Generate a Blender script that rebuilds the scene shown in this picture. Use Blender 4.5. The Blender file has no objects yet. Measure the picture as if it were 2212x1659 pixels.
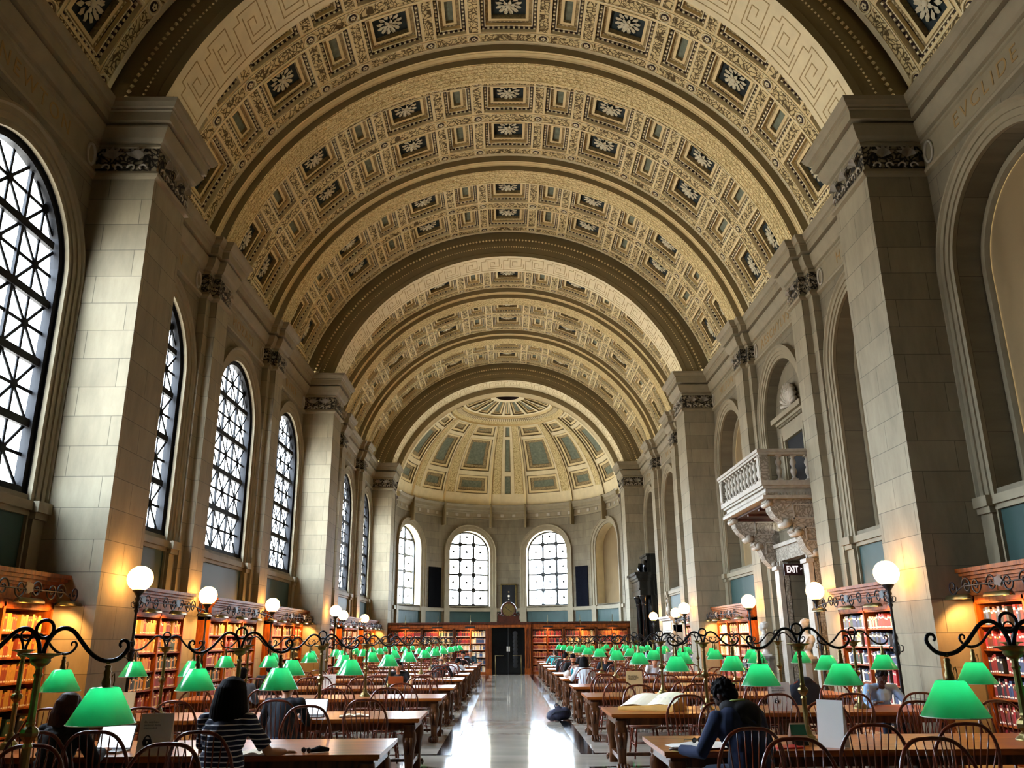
import bpy, bmesh, math, random
from mathutils import Vector, Matrix
random.seed(7)
S = bpy.context.scene
COL = S.collection
sin, cos, pi = math.sin, math.cos, math.pi
def rad(a): return a * pi / 180.0

# ------------------------------------------------------------------ camera
W0, H0, F0 = 2212.0, 1659.0, 1780.0
cx0, cy0 = 1106.0, 829.5
vF = Vector((1094.0 - cx0, -(1381.5 - cy0), F0)).normalized()
vU = Vector((1061.0 - cx0, -(-4873.0 - cy0), F0)).normalized()
vU = (vU - vF * vU.dot(vF)).normalized()
vR = vF.cross(vU) * -1
vR = vU.cross(vF)
cam_d = bpy.data.cameras.new('camera')
cam_d.sensor_width = 36.0
cam_d.lens = 36.0 * F0 / W0
cam_d.clip_start = 0.05
cam_d.clip_end = 400
cam = bpy.data.objects.new('camera', cam_d)
COL.objects.link(cam)
# rows: world axes (x, y, z) expressed in camera axes (right, up, forward)
rows = (vR, vF, vU)
right = Vector((rows[0][0], rows[1][0], rows[2][0]))
upv = Vector((rows[0][1], rows[1][1], rows[2][1]))
fwd = Vector((rows[0][2], rows[1][2], rows[2][2]))
m = Matrix(((right.x, upv.x, -fwd.x, -0.14), (right.y, upv.y, -fwd.y, 0.0), (right.z, upv.z, -fwd.z, 1.75), (0, 0, 0, 1)))
cam.matrix_world = m
S.camera = cam

# ------------------------------------------------------------------ world, daylight, exposure
S.view_settings.view_transform = 'Standard'
S.view_settings.look = 'None'
S.view_settings.gamma = 1.0
S.view_settings.use_curve_mapping = False
S.view_settings.exposure = 0.78
wd = bpy.data.worlds.new('overcast_sky')
S.world = wd
wd.use_nodes = True
bgn = wd.node_tree.nodes['Background']
bgn.inputs[0].default_value = (0.86, 0.93, 1.0, 1)
bgn.inputs[1].default_value = 36.0
_g = wd.node_tree.nodes.new('ShaderNodeTexCoord'); _s = wd.node_tree.nodes.new('ShaderNodeSeparateXYZ')
_r = wd.node_tree.nodes.new('ShaderNodeValToRGB')
_m = wd.node_tree.nodes.new('ShaderNodeMapRange'); _m.inputs['From Min'].default_value = -1; _m.inputs['From Max'].default_value = 1
wd.node_tree.links.new(_g.outputs['Generated'], _s.inputs[0]); wd.node_tree.links.new(_s.outputs['Z'], _m.inputs[0])
wd.node_tree.links.new(_m.outputs[0], _r.inputs[0]); wd.node_tree.links.new(_r.outputs[0], bgn.inputs[0])
# street and house fronts below the horizon, milky overcast above it
_r.color_ramp.elements[0].position = 0.47; _r.color_ramp.elements[0].color = (0.34, 0.33, 0.30, 1)
_r.color_ramp.elements[1].position = 0.56; _r.color_ramp.elements[1].color = (0.74, 0.87, 1.0, 1)
_e = _r.color_ramp.elements.new(0.51); _e.color = (0.52, 0.55, 0.58, 1)
S.cycles.max_bounces = 6
S.cycles.diffuse_bounces = 4
S.cycles.use_adaptive_sampling = True
S.cycles.adaptive_threshold = 0.1
S.cycles.adaptive_min_samples = 16
S.cycles.glossy_bounces = 3
S.cycles.transmission_bounces = 4
S.cycles.transparent_max_bounces = 6
S.cycles.caustics_reflective = False
S.cycles.caustics_refractive = False
S.cycles.sample_clamp_indirect = 6.0
S.cycles.use_denoising = True
S.cycles.use_light_tree = True

def portal(name, loc, size_x, size_y, direction):
    l = bpy.data.lights.new(name, 'AREA')
    l.shape = 'RECTANGLE'; l.size = size_x; l.size_y = size_y
    l.cycles.is_portal = True
    o = bpy.data.objects.new(name, l)
    o.location = loc
    o.rotation_euler = Vector(direction).to_track_quat('-Z', 'Y').to_euler()
    COL.objects.link(o)
def point_lamp(name, loc, power, color, r=0.05, spot=None, aim=(0, 0, -1), blend=0.5):
    l = bpy.data.lights.new(name, 'SPOT' if spot else 'POINT')
    l.energy = power; l.color = color; l.shadow_soft_size = r
    if spot:
        l.spot_size = rad(spot); l.spot_blend = blend
    o = bpy.data.objects.new(name, l)
    o.location = loc
    o.rotation_euler = Vector(aim).to_track_quat('-Z', 'Y').to_euler()
    COL.objects.link(o)
    return o

# ------------------------------------------------------------------ the hall's measures (metres)
XP, XW = 6.42, 7.53            # pier faces, side walls
PIER_Y = [-3.0, 13.1, 29.2, 45.3]
PIER_D = 1.4
WIN_Y = [0.38, 5.75, 11.12, 16.48, 21.85, 27.22, 32.58, 37.95, 43.32]
PIL_Y = [3.07, 8.43, 19.17, 24.53, 35.27, 40.63]
ZV = 9.22                      # axis of the vault
RV = 7.85
ZT = 11.15                     # top of the cornice
SPR, OW, SILL = 7.54, 1.62, 3.95
APY, APR = 46.9, 6.42
Y0, Y1 = -3.2, 53.4
for w in WIN_Y[2:]:
    portal('daylight_portal', (-XW - 0.9, w, 6.5), 3.3, 5.4, (1, 0, 0))
for ph in (-67.5, -22.5, 22.5):
    portal('daylight_portal', (sin(rad(ph)) * 7.2, APY + cos(rad(ph)) * 7.2, 6.0), 2.8, 4.7, (-sin(rad(ph)), -cos(rad(ph)), 0))

# ------------------------------------------------------------------ materials
def lin(h):
    h = h.lstrip('#')
    v = [int(h[i:i + 2], 16) / 255 for i in (0, 2, 4)]
    return tuple((c / 12.92 if c <= 0.04045 else ((c + 0.055) / 1.055) ** 2.4) for c in v) + (1,)
MATS = {}
def new_mat(name):
    m_ = bpy.data.materials.new(name); m_.use_nodes = True
    MATS[name] = m_
    nt = m_.node_tree
    return m_, nt, nt.nodes['Principled BSDF']
def setp(b, **k):
    names = {'rough': 'Roughness', 'metal': 'Metallic', 'spec': 'Specular IOR Level', 'coat': 'Coat Weight', 'coatr': 'Coat Roughness'}
    for a, v in k.items():
        b.inputs[names[a]].default_value = v
def flat(name, col, rough=0.6, metal=0.0, spec=0.5, var=0.0, scale=6.0, bump=0.0, coat=0.0, stretch=None):
    m_, nt, b = new_mat(name)
    c = lin(col)
    b.inputs['Base Color'].default_value = c
    setp(b, rough=rough, metal=metal, spec=spec, coat=coat)
    if var or bump:
        tc = nt.nodes.new('ShaderNodeTexCoord')
        n = nt.nodes.new('ShaderNodeTexNoise'); n.inputs['Scale'].default_value = scale; n.inputs['Detail'].default_value = 5
        if stretch:
            mp = nt.nodes.new('ShaderNodeMapping'); mp.inputs['Scale'].default_value = stretch
            nt.links.new(tc.outputs['Object'], mp.inputs[0]); nt.links.new(mp.outputs[0], n.inputs['Vector'])
        else:
            nt.links.new(tc.outputs['Object'], n.inputs['Vector'])
        if var:
            r = nt.nodes.new('ShaderNodeValToRGB')
            r.color_ramp.elements[0].position = 0.3; r.color_ramp.elements[1].position = 0.7
            r.color_ramp.elements[0].color = tuple(x * (1 - var) for x in c[:3]) + (1,)
            r.color_ramp.elements[1].color = tuple(min(1, x * (1 + var)) for x in c[:3]) + (1,)
            nt.links.new(n.outputs['Fac'], r.inputs[0]); nt.links.new(r.outputs[0], b.inputs['Base Color'])
        if bump:
            bp = nt.nodes.new('ShaderNodeBump'); bp.inputs['Strength'].default_value = bump; bp.inputs['Distance'].default_value = 0.02
            nt.links.new(n.outputs['Fac'], bp.inputs['Height']); nt.links.new(bp.outputs[0], b.inputs['Normal'])
    return m_
def emit(name, col, strength):
    m_, nt, b = new_mat(name)
    b.inputs['Base Color'].default_value = (0.8, 0.8, 0.8, 1)
    b.inputs['Emission Color'].default_value = lin(col)
    b.inputs['Emission Strength'].default_value = strength
    return m_

def stone(name, col, bw=1.35, bh=0.455, joint=0.006, jcol=0.45, rough=0.75, var=0.12):
    """dressed limestone blocks: joints from a brick pattern laid in UV metres"""
    m_, nt, b = new_mat(name)
    c = lin(col)
    uv = nt.nodes.new('ShaderNodeUVMap')
    br = nt.nodes.new('ShaderNodeTexBrick')
    br.inputs['Scale'].default_value = 1.0
    br.inputs['Brick Width'].default_value = bw
    br.inputs['Row Height'].default_value = bh
    br.inputs['Mortar Size'].default_value = joint
    br.inputs['Mortar Smooth'].default_value = 0.2
    br.inputs['Color1'].default_value = tuple(x * (1 - var) for x in c[:3]) + (1,)
    br.inputs['Color2'].default_value = tuple(min(1, x * (1 + var)) for x in c[:3]) + (1,)
    br.inputs['Mortar'].default_value = tuple(x * jcol for x in c[:3]) + (1,)
    nt.links.new(uv.outputs[0], br.inputs['Vector'])
    n = nt.nodes.new('ShaderNodeTexNoise'); n.inputs['Scale'].default_value = 1.6; n.inputs['Detail'].default_value = 8; n.inputs['Roughness'].default_value = 0.65
    mp = nt.nodes.new('ShaderNodeMapping'); mp.inputs['Scale'].default_value = (2.2, 0.6, 1)
    nt.links.new(uv.outputs[0], mp.inputs[0]); nt.links.new(mp.outputs[0], n.inputs['Vector'])
    mr = nt.nodes.new('ShaderNodeMapRange'); mr.inputs['From Min'].default_value = 0.3; mr.inputs['From Max'].default_value = 0.7
    mr.inputs['To Min'].default_value = 0.8; mr.inputs['To Max'].default_value = 1.12
    nt.links.new(n.outputs['Fac'], mr.inputs[0])
    mx = nt.nodes.new('ShaderNodeMixRGB'); mx.blend_type = 'MULTIPLY'; mx.inputs[0].default_value = 1
    nt.links.new(br.outputs['Color'], mx.inputs[1]); nt.links.new(mr.outputs[0], mx.inputs[2])
    nt.links.new(mx.outputs[0], b.inputs['Base Color'])
    bp = nt.nodes.new('ShaderNodeBump'); bp.inputs['Strength'].default_value = 0.35; bp.inputs['Distance'].default_value = 0.01; bp.invert = True
    nt.links.new(br.outputs['Fac'], bp.inputs['Height']); nt.links.new(bp.outputs[0], b.inputs['Normal'])
    setp(b, rough=rough, spec=0.3)
    return m_
def arabesque(name, base, dark, su=3.2, sv=3.2, thr=0.035, second=None):
    """carved scroll and leaf relief: winding cuts, their shade put in as dark colour"""
    m_, nt, b = new_mat(name)
    uv = nt.nodes.new('ShaderNodeUVMap')
    mp = nt.nodes.new('ShaderNodeMapping'); mp.inputs['Scale'].default_value = (su, sv, 1)
    nt.links.new(uv.outputs[0], mp.inputs[0])
    wn = nt.nodes.new('ShaderNodeTexNoise'); wn.inputs['Scale'].default_value = 1.3; wn.inputs['Detail'].default_value = 2
    nt.links.new(mp.outputs[0], wn.inputs['Vector'])
    add = nt.nodes.new('ShaderNodeVectorMath'); add.operation = 'MULTIPLY_ADD'
    add.inputs[1].default_value = (0.9, 0.9, 0)
    nt.links.new(wn.outputs['Color'], add.inputs[0]); nt.links.new(mp.outputs[0], add.inputs[2])
    vo = nt.nodes.new('ShaderNodeTexVoronoi'); vo.feature = 'DISTANCE_TO_EDGE'; vo.inputs['Scale'].default_value = 4.0
    nt.links.new(add.outputs[0], vo.inputs['Vector'])
    r = nt.nodes.new('ShaderNodeValToRGB')
    r.color_ramp.elements[0].position = thr; r.color_ramp.elements[1].position = thr * 3.2
    r.color_ramp.elements[0].color = lin(dark); r.color_ramp.elements[1].color = lin(base)
    nt.links.new(vo.outputs['Distance'], r.inputs[0])
    nt.links.new(r.outputs[0], b.inputs['Base Color'])
    bp = nt.nodes.new('ShaderNodeBump'); bp.inputs['Strength'].default_value = 0.6; bp.inputs['Distance'].default_value = 0.03
    nt.links.new(vo.outputs['Distance'], bp.inputs['Height']); nt.links.new(bp.outputs[0], b.inputs['Normal'])
    setp(b, rough=0.75, spec=0.25)
    return m_
def wood(name, c1, c2, rough=0.35, scale=(1, 14, 14), coat=0.0, ns=2.0):
    m_, nt, b = new_mat(name)
    tc = nt.nodes.new('ShaderNodeTexCoord')
    mp = nt.nodes.new('ShaderNodeMapping'); mp.inputs['Scale'].default_value = scale
    nt.links.new(tc.outputs['Object'], mp.inputs[0])
    n = nt.nodes.new('ShaderNodeTexNoise'); n.inputs['Scale'].default_value = ns; n.inputs['Detail'].default_value = 6; n.inputs['Distortion'].default_value = 0.6
    nt.links.new(mp.outputs[0], n.inputs['Vector'])
    r = nt.nodes.new('ShaderNodeValToRGB')
    r.color_ramp.elements[0].position = 0.3; r.color_ramp.elements[1].position = 0.72
    r.color_ramp.elements[0].color = lin(c1); r.color_ramp.elements[1].color = lin(c2)
    nt.links.new(n.outputs['Fac'], r.inputs[0]); nt.links.new(r.outputs[0], b.inputs['Base Color'])
    setp(b, rough=rough, coat=coat, coatr=0.15, spec=0.3)
    return m_

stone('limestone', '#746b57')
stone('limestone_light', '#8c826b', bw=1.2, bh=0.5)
flat('moulding', '#83785f', 0.7, var=0.1, scale=3)
arabesque('carved_stone', '#857a62', '#1d1914', 2.2, 2.2, 0.07)
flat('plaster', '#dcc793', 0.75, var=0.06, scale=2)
flat('rib_plaster', '#7f7150', 0.75, var=0.06, scale=2)  # darker plaster for rib and arch faces, their shade put into the colour
flat('pale_plaster', '#dacba2', 0.75, var=0.07, scale=3)
arabesque('scrollwork', '#d3bf8c', '#554526', 2.3, 2.3, 0.045)
arabesque('guilloche', '#d9c692', '#9c8652', 2.4, 2.4, 0.03)
flat('coffer_dark', '#2c1a14', 0.8)
flat('leaf_band', '#96835a', 0.8, var=0.45, scale=14)
flat('coffer_blue', '#1d2a2b', 0.8, var=0.35, scale=4)
flat('coffer_teal', '#6d7460', 0.8, var=0.25, scale=7)
flat('dentil', '#ddcfa6', 0.7)
flat('rosette_plaster', '#cfc7aa', 0.7)
flat('key_line', '#a2895a', 0.8)
flat('ochre_panel', '#7c6744', 0.85, var=0.1, scale=1.2)
flat('green_panel', '#1a3932', 0.6, var=0.12, scale=2)
flat('iron', '#15171a', 0.45, metal=0.3)
flat('bronze_iron', '#23262b', 0.38, metal=0.7)
flat('brass', '#7d6e45', 0.32, metal=0.85, var=0.15, scale=9)
flat('old_brass', '#76683f', 0.38, metal=0.9, var=0.15, scale=9)
flat('white_marble', '#b8b3a8', 0.45, var=0.07, scale=3)
flat('grey_marble', '#73726c', 0.4, var=0.3, scale=5)
flat('black_marble', '#07090b', 0.12, var=0.5, scale=6)
flat('carved_marble', '#a39a8a', 0.55, var=0.15, scale=8, bump=0.5)
arabesque('carved_relief', '#9f9686', '#7c7364', 2.6, 2.6, 0.05)
flat('dark_void', '#050607', 0.9)
flat('gilt', '#c98f3a', 0.5, metal=0.3)
flat('faded_gilt', '#8d7040', 0.7)
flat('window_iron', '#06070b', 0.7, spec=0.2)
wood('bookcase_wood', '#5c2606', '#a2520c', 0.5, (6, 6, 1.2))
wood('dark_wood', '#2a110a', '#4c2212', 0.35, (6, 6, 1.2))
wood('table_wood', '#7d3a10', '#bd6a26', 0.3, (1.0, 9, 9), coat=0.15)
wood('table_leg_wood', '#2c150b', '#6b4022', 0.3, (8, 8, 1.4))
wood('chair_wood', '#3d140c', '#7a3218', 0.28, (8, 8, 2), coat=0.4)

# ------------------------------------------------------------------ mesh builder
class MB:
    def __init__(s, *mats):
        s.v = []; s.f = []; s.mi = []; s.uv = []; s.mats = list(mats); s.sm = []
    def mat(s, name):
        if name not in s.mats: s.mats.append(name)
        return s.mats.index(name)
    def face(s, pts, mat=None, uv=None, smooth=False):
        i = len(s.v)
        s.v.extend([tuple(p) for p in pts])
        s.f.append(tuple(range(i, i + len(pts))))
        s.mi.append(s.mat(mat) if mat else 0)
        s.uv.append(uv); s.sm.append(smooth)
    def mesh_add(s, verts, faces, mat=None, smooth=False):
        i = len(s.v)
        s.v.extend([tuple(p) for p in verts])
        k = s.mat(mat) if mat else 0
        for f in faces:
            s.f.append(tuple(i + a for a in f)); s.mi.append(k); s.uv.append(None); s.sm.append(smooth)
    def box(s, x0, x1, y0, y1, z0, z1, mat=None, M=None):
        v = [(x, y, z) for z in (z0, z1) for y in (y0, y1) for x in (x0, x1)]
        if M: v = [tuple(M @ Vector(p)) for p in v]
        s.mesh_add(v, [(0, 2, 3, 1), (4, 5, 7, 6), (0, 1, 5, 4), (2, 6, 7, 3), (0, 4, 6, 2), (1, 3, 7, 5)], mat)
    def lathe(s, prof, n=16, mat=None, o=(0, 0, 0), M=None, smooth=True, cap=True, a0=0, a1=2 * pi):
        """prof: (r, z) list"""
        full = abs(a1 - a0 - 2 * pi) < 1e-6
        cnt = n if full else n + 1
        v = []
        for r, z in prof:
            for k in range(cnt):
                a = a0 + (a1 - a0) * k / n
                p = Vector((o[0] + r * cos(a), o[1] + r * sin(a), o[2] + z))
                if M: p = M @ p
                v.append(tuple(p))
        f = []
        for i in range(len(prof) - 1):
            for k in range(n):
                k2 = (k + 1) % cnt
                f.append((i * cnt + k, i * cnt + k2, (i + 1) * cnt + k2, (i + 1) * cnt + k))
        s.mesh_add(v, f, mat, smooth)
        if cap and full:
            if prof[0][0] > 1e-4: s.mesh_add(v[:cnt], [tuple(reversed(range(cnt)))], mat)
            if prof[-1][0] > 1e-4: s.mesh_add(v[-cnt:], [tuple(range(cnt))], mat)
    def tube(s, pts, r, n=8, mat=None, closed=False, smooth=True, ry=None):
        """r: radius or list of radii along pts"""
        P = [Vector(p) for p in pts]; N = len(P)
        R = r if isinstance(r, (list, tuple)) else [r] * N
        v = []; prev = None
        for i in range(N):
            if closed: t = P[(i + 1) % N] - P[i - 1]
            else: t = P[min(i + 1, N - 1)] - P[max(i - 1, 0)]
            if t.length < 1e-9: t = Vector((0, 0, 1))
            t.normalize()
            if prev is None:
                a = Vector((0, 0, 1)) if abs(t.z) < 0.9 else Vector((1, 0, 0))
                u = t.cross(a).normalized()
            else:
                u = (prev - t * prev.dot(t))
                u = u.normalized() if u.length > 1e-6 else t.orthogonal().normalized()
            prev = u; w = t.cross(u)
            for k in range(n):
                a = 2 * pi * k / n
                v.append(tuple(P[i] + (u * cos(a) + w * sin(a)) * R[i]))
        f = []
        for i in range(N if closed else N - 1):
            j = (i + 1) % N
            for k in range(n):
                k2 = (k + 1) % n
                f.append((i * n + k, i * n + k2, j * n + k2, j * n + k))
        if not closed:
            f.append(tuple(reversed(range(n)))); f.append(tuple((N - 1) * n + k for k in range(n)))
        s.mesh_add(v, f, mat, smooth)
    def prism(s, poly, z0, z1, mat=None, M=None):
        """poly in local xy, extruded in local z"""
        n = len(poly)
        v = [Vector((x, y, z0)) for x, y in poly] + [Vector((x, y, z1)) for x, y in poly]
        if M: v = [M @ p for p in v]
        f = [tuple(reversed(range(n))), tuple(range(n, 2 * n))]
        for i in range(n):
            j = (i + 1) % n
            f.append((i, j, n + j, n + i))
        s.mesh_add(v, f, mat)
    def build(s, name, parent=None, link=True, loc=None):
        me = bpy.data.meshes.new(name)
        me.from_pydata(s.v, [], s.f)
        for mn in s.mats: me.materials.append(MATS[mn])
        me.polygons.foreach_set('material_index', s.mi)
        me.polygons.foreach_set('use_smooth', s.sm)
        uvl = me.uv_layers.new(name='UVMap')
        buf = [0.0] * (2 * len(me.loops)); li = 0
        for fi, f in enumerate(s.f):
            u = s.uv[fi]
            if u is None:
                if len(f) >= 3:
                    a, b_, c_ = (Vector(s.v[f[0]]), Vector(s.v[f[1]]), Vector(s.v[f[2]]))
                    nn = (b_ - a).cross(c_ - a)
                    ax = max(range(3), key=lambda q: abs(nn[q]))
                else: ax = 2
                for vi in f:
                    p = s.v[vi]
                    uu, vv = ((p[1], p[2]), (p[0], p[2]), (p[0], p[1]))[ax]
                    buf[2 * li] = uu; buf[2 * li + 1] = vv; li += 1
            else:
                for q in u:
                    buf[2 * li] = q[0]; buf[2 * li + 1] = q[1]; li += 1
        uvl.data.foreach_set('uv', buf)
        me.validate(clean_customdata=False)
        me.update()
        o = bpy.data.objects.new(name, me)
        if link: COL.objects.link(o)
        if parent: o.parent = parent
        if loc: o.location = loc
        return o

def struct(o, label=None):
    o['kind'] = 'structure'
    return o
def tag(o, label, cat, group=None):
    o['label'] = label; o['category'] = cat
    if group: o['group'] = group
    return o
def thing(name, label, cat, loc=(0, 0, 0), rz=0.0, group=None):
    o = bpy.data.objects.new(name, None); COL.objects.link(o)
    o.empty_display_size = 0.1
    o.location = loc; o.rotation_euler = (0, 0, rz)
    return tag(o, label, cat, group)
def dup(root, loc, rz=0.0, label=None, group=None, cat=None, name=None):
    r = root.copy(); COL.objects.link(r); r.location = loc; r.rotation_euler = (0, 0, rz)
    if label: r['label'] = label
    if group: r['group'] = group
    for ch in list(root.children):
        c = ch.copy(); COL.objects.link(c); c.parent = r
        for g in list(ch.children):
            d = g.copy(); COL.objects.link(d); d.parent = c
    return r
ORD = ['first', 'second', 'third', 'fourth', 'fifth', 'sixth', 'seventh', 'eighth', 'ninth', 'tenth', 'eleventh', 'twelfth', 'thirteenth', 'fourteenth']
# ================================================================== THE HALL
# ---- floor -------------------------------------------------------
def floor_mat():
    m_, nt, b = new_mat('terrazzo')
    tc = nt.nodes.new('ShaderNodeTexCoord')
    n = nt.nodes.new('ShaderNodeTexNoise'); n.inputs['Scale'].default_value = 1.1; n.inputs['Detail'].default_value = 7
    mp = nt.nodes.new('ShaderNodeMapping'); mp.inputs['Scale'].default_value = (0.5, 1.6, 1)
    nt.links.new(tc.outputs['Object'], mp.inputs[0]); nt.links.new(mp.outputs[0], n.inputs['Vector'])
    r = nt.nodes.new('ShaderNodeValToRGB')
    r.color_ramp.elements[0].position = 0.3; r.color_ramp.elements[1].position = 0.75
    r.color_ramp.elements[0].color = lin('#9a9488'); r.color_ramp.elements[1].color = lin('#bfb8ab')
    nt.links.new(n.outputs['Fac'], r.inputs[0]); nt.links.new(r.outputs[0], b.inputs['Base Color'])
    n2 = nt.nodes.new('ShaderNodeTexNoise'); n2.inputs['Scale'].default_value = 2.2; n2.inputs['Detail'].default_value = 3
    nt.links.new(tc.outputs['Object'], n2.inputs['Vector'])
    mr = nt.nodes.new('ShaderNodeMapRange'); mr.inputs['To Min'].default_value = 0.05; mr.inputs['To Max'].default_value = 0.095
    nt.links.new(n2.outputs['Fac'], mr.inputs[0]); nt.links.new(mr.outputs[0], b.inputs['Roughness'])
floor_mat()
MATS['terrazzo'].node_tree.nodes['Principled BSDF'].inputs['IOR'].default_value = 1.22
flat('dark_slate', '#15181b', 0.12, spec=0.2, var=0.25, scale=2)
b = MB('terrazzo')
b.face([(-8.2, Y0, 0), (8.2, Y0, 0), (8.2, 54, 0), (-8.2, 54, 0)])
fl = b.build('floor'); struct(fl)
b = MB('dark_slate')
def strip(x0, x1, y0, y1): b.face([(x0, y0, 0.003), (x1, y0, 0.003), (x1, y1, 0.003), (x0, y1, 0.003)])
for s_ in (-1, 1):
    ys = [Y0 + 0.2, -0.2, 2.8, 5.9, 8.9, 12.1, 14.2] + [14.5 + 3.0 * k for k in range(0, 11)] + [45.1]
    lo, hi = sorted((s_ * 1.03, s_ * 1.27))
    # framed compartments: side strips with a paler break where the cross bands meet
    segs = [(-3, 4.2), (4.9, 12.9), (14.25, 29.2), (30.4, 45.2)]
    for a, c in segs:
        strip(lo, hi, a, c)
    lo2, hi2 = sorted((s_ * 1.27, s_ * 6.3))
    for yy in (4.2, 5.0, 12.8, 14.25, 20.6, 29.0, 30.4, 36.8, 45.0):
        strip(lo2, hi2, yy, yy + 0.13)
fb = b.build('floor_border'); struct(fb)

# ---- generic curved/straight wall with arched openings -------------
def wall_panel(B, mp, s0, s1, z0, z1, openings, mat, step=None, uvscale=1):
    """mp(s, z, d) -> point; openings: (centre, half width, sill, spring) round-headed; d > 0 goes into the room"""
    br = {s0, s1}
    for c, w, sl, sp in openings:
        for k in range(25):
            br.add(c - w * cos(pi * k / 24))
    if step:
        k = s0
        while k < s1: br.add(k); k += step
    br = sorted(br)
    br2 = [br[0]]
    for q in br[1:]:
        if q - br2[-1] > 1e-4: br2.append(q)
    def top(s, o):
        c, w, sl, sp = o
        return sp + math.sqrt(max(0.0, w * w - (s - c) ** 2))
    for a, c in zip(br2[:-1], br2[1:]):
        mid = (a + c) / 2
        o = next((o for o in openings if abs(mid - o[0]) < o[1]), None)
        def q(za0, zb0, za1, zb1):
            B.face([mp(a, za0, 0), mp(c, zb0, 0), mp(c, zb1, 0), mp(a, za1, 0)], mat, [(a, za0), (c, zb0), (c, zb1), (a, za1)])
        if o is None: q(z0, z0, z1, z1)
        else:
            if o[2] > z0: q(z0, z0, o[2], o[2])
            q(top(a, o), top(c, o), z1, z1)
def arch_path(c, w, z0, sp, n=28):
    pts = [(c - w, z0), (c - w, sp)]
    pts += [(c - w * cos(pi * k / n), sp + w * sin(pi * k / n)) for k in range(1, n)]
    pts += [(c + w, sp), (c + w, z0)]
    return pts
def arch_sweep(B, mp, c, w, z0, sp, prof, mat, n=28):
    """prof: list of (dr, d) swept along the jambs and arch of half width w"""
    rings = []
    for dr, d in prof:
        rings.append([(q, d) for q in arch_path(c, w + dr, z0, sp, n)])
    for i in range(len(prof) - 1):
        A, Bq = rings[i], rings[i + 1]
        L = 0
        for k in range(len(A) - 1):
            (p0, d0), (p1, _) = A[k], A[k + 1]
            (q0, d1), (q1, _) = Bq[k], Bq[k + 1]
            seg = math.hypot(p1[0] - p0[0], p1[1] - p0[1])
            t0, t1 = i * 0.3, i * 0.3 + 0.3
            B.face([mp(p0[0], p0[1], d0), mp(p1[0], p1[1], d0), mp(q1[0], q1[1], d1), mp(q0[0], q0[1], d1)], mat,
                   [(L, t0), (L + seg, t0), (L + seg, t1), (L, t1)])
            L += seg
def side_map(sx):
    return lambda s, z, d: (sx * (XW - d), s, z)
def apse_map(s, z, d):
    a = s / APR; r = APR - d
    return (r * sin(a), APY + r * cos(a), z)
TRIM = [(0.0, -0.02), (0.0, 0.05), (0.09, 0.05), (0.095, 0.075), (0.2, 0.075), (0.205, 0.10), (0.3, 0.10), (0.33, 0.14), (0.37, 0.14), (0.38, 0.0)]

def pier_plan(sx):
    """(x, y) plan outline of one side wall from near to far"""
    out = [(XW, Y0)]
    ev = [(p, 'P') for p in PIER_Y] + [(p, 'L') for p in PIL_Y]
    for y, k in sorted(ev):
        if k == 'P':
            out += [(XW, y), (XP, y), (XP, y + PIER_D), (XW, y + PIER_D)]
        else:
            out += [(XW, y - .68), (7.35, y - .68), (7.35, y - .4), (7.18, y - .4), (7.18, y + .4), (7.35, y + .4), (7.35, y + .68), (XW, y + .68)]
    out.append((XW, 46.72))
    return [(sx * x, y) for x, y in out]
# entablature profile: (projection, height)
ENT = [(0, 9.70), (0.07, 9.73), (0.085, 9.77), (0.07, 9.81), (0.03, 9.83), (0.02, 9.86), (0.02, 10.32), (0.05, 10.34), (0.05, 10.39), (0.02, 10.40), (0.09, 10.43), (0.13, 10.48),
       (0.17, 10.58), (0.20, 10.66), (0.20, 10.70), (0.07, 10.71), (0.07, 10.75), (0.25, 10.76), (0.26, 10.93), (0.29, 10.95), (0.29, 10.98), (0.33, 11.0), (0.38, 11.08), (0.40, ZT), (0, ZT)]
def sweep_plan(B, path, prof, sx, mat):
    """mitred sweep of a moulding along an axis-aligned plan path; the room lies towards -sx"""
    P = [Vector((x, y)) for x, y in path]
    segn = []
    for a, c in zip(P[:-1], P[1:]):
        t = (c - a).normalized()
        n = Vector((-t.y, t.x)) * (1 if sx > 0 else -1)
        segn.append(n)
    def off(i, d):
        if i == 0: return P[0] + segn[0] * d
        if i == len(P) - 1: return P[-1] + segn[-1] * d
        n0, n1 = segn[i - 1], segn[i]
        return P[i] + (n0 + n1) * d if abs(n0.dot(n1)) < 0.5 else P[i] + n0 * d
    for (d0, z0), (d1, z1) in zip(prof[:-1], prof[1:]):
        for i in range(len(P) - 1):
            a0, a1, c0, c1 = off(i, d0), off(i, d1), off(i + 1, d0), off(i + 1, d1)
            if min((c0 - a0).dot(P[i + 1] - P[i]), (c1 - a1).dot(P[i + 1] - P[i])) <= 0: continue
            L0 = a0.y + abs(a0.x); L1 = c0.y + abs(c0.x)
            fm = 'carved_stone' if (9.84 < z0 < 9.9 and min(abs(P[i].x), abs(P[i + 1].x)) < 7.4) else mat
            B.face([(a0.x, a0.y, z0), (c0.x, c0.y, z0), (c1.x, c1.y, z1), (a1.x, a1.y, z1)], fm, [(L0, z0), (L1, z0), (L1, z1), (L0, z1)])

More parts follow.
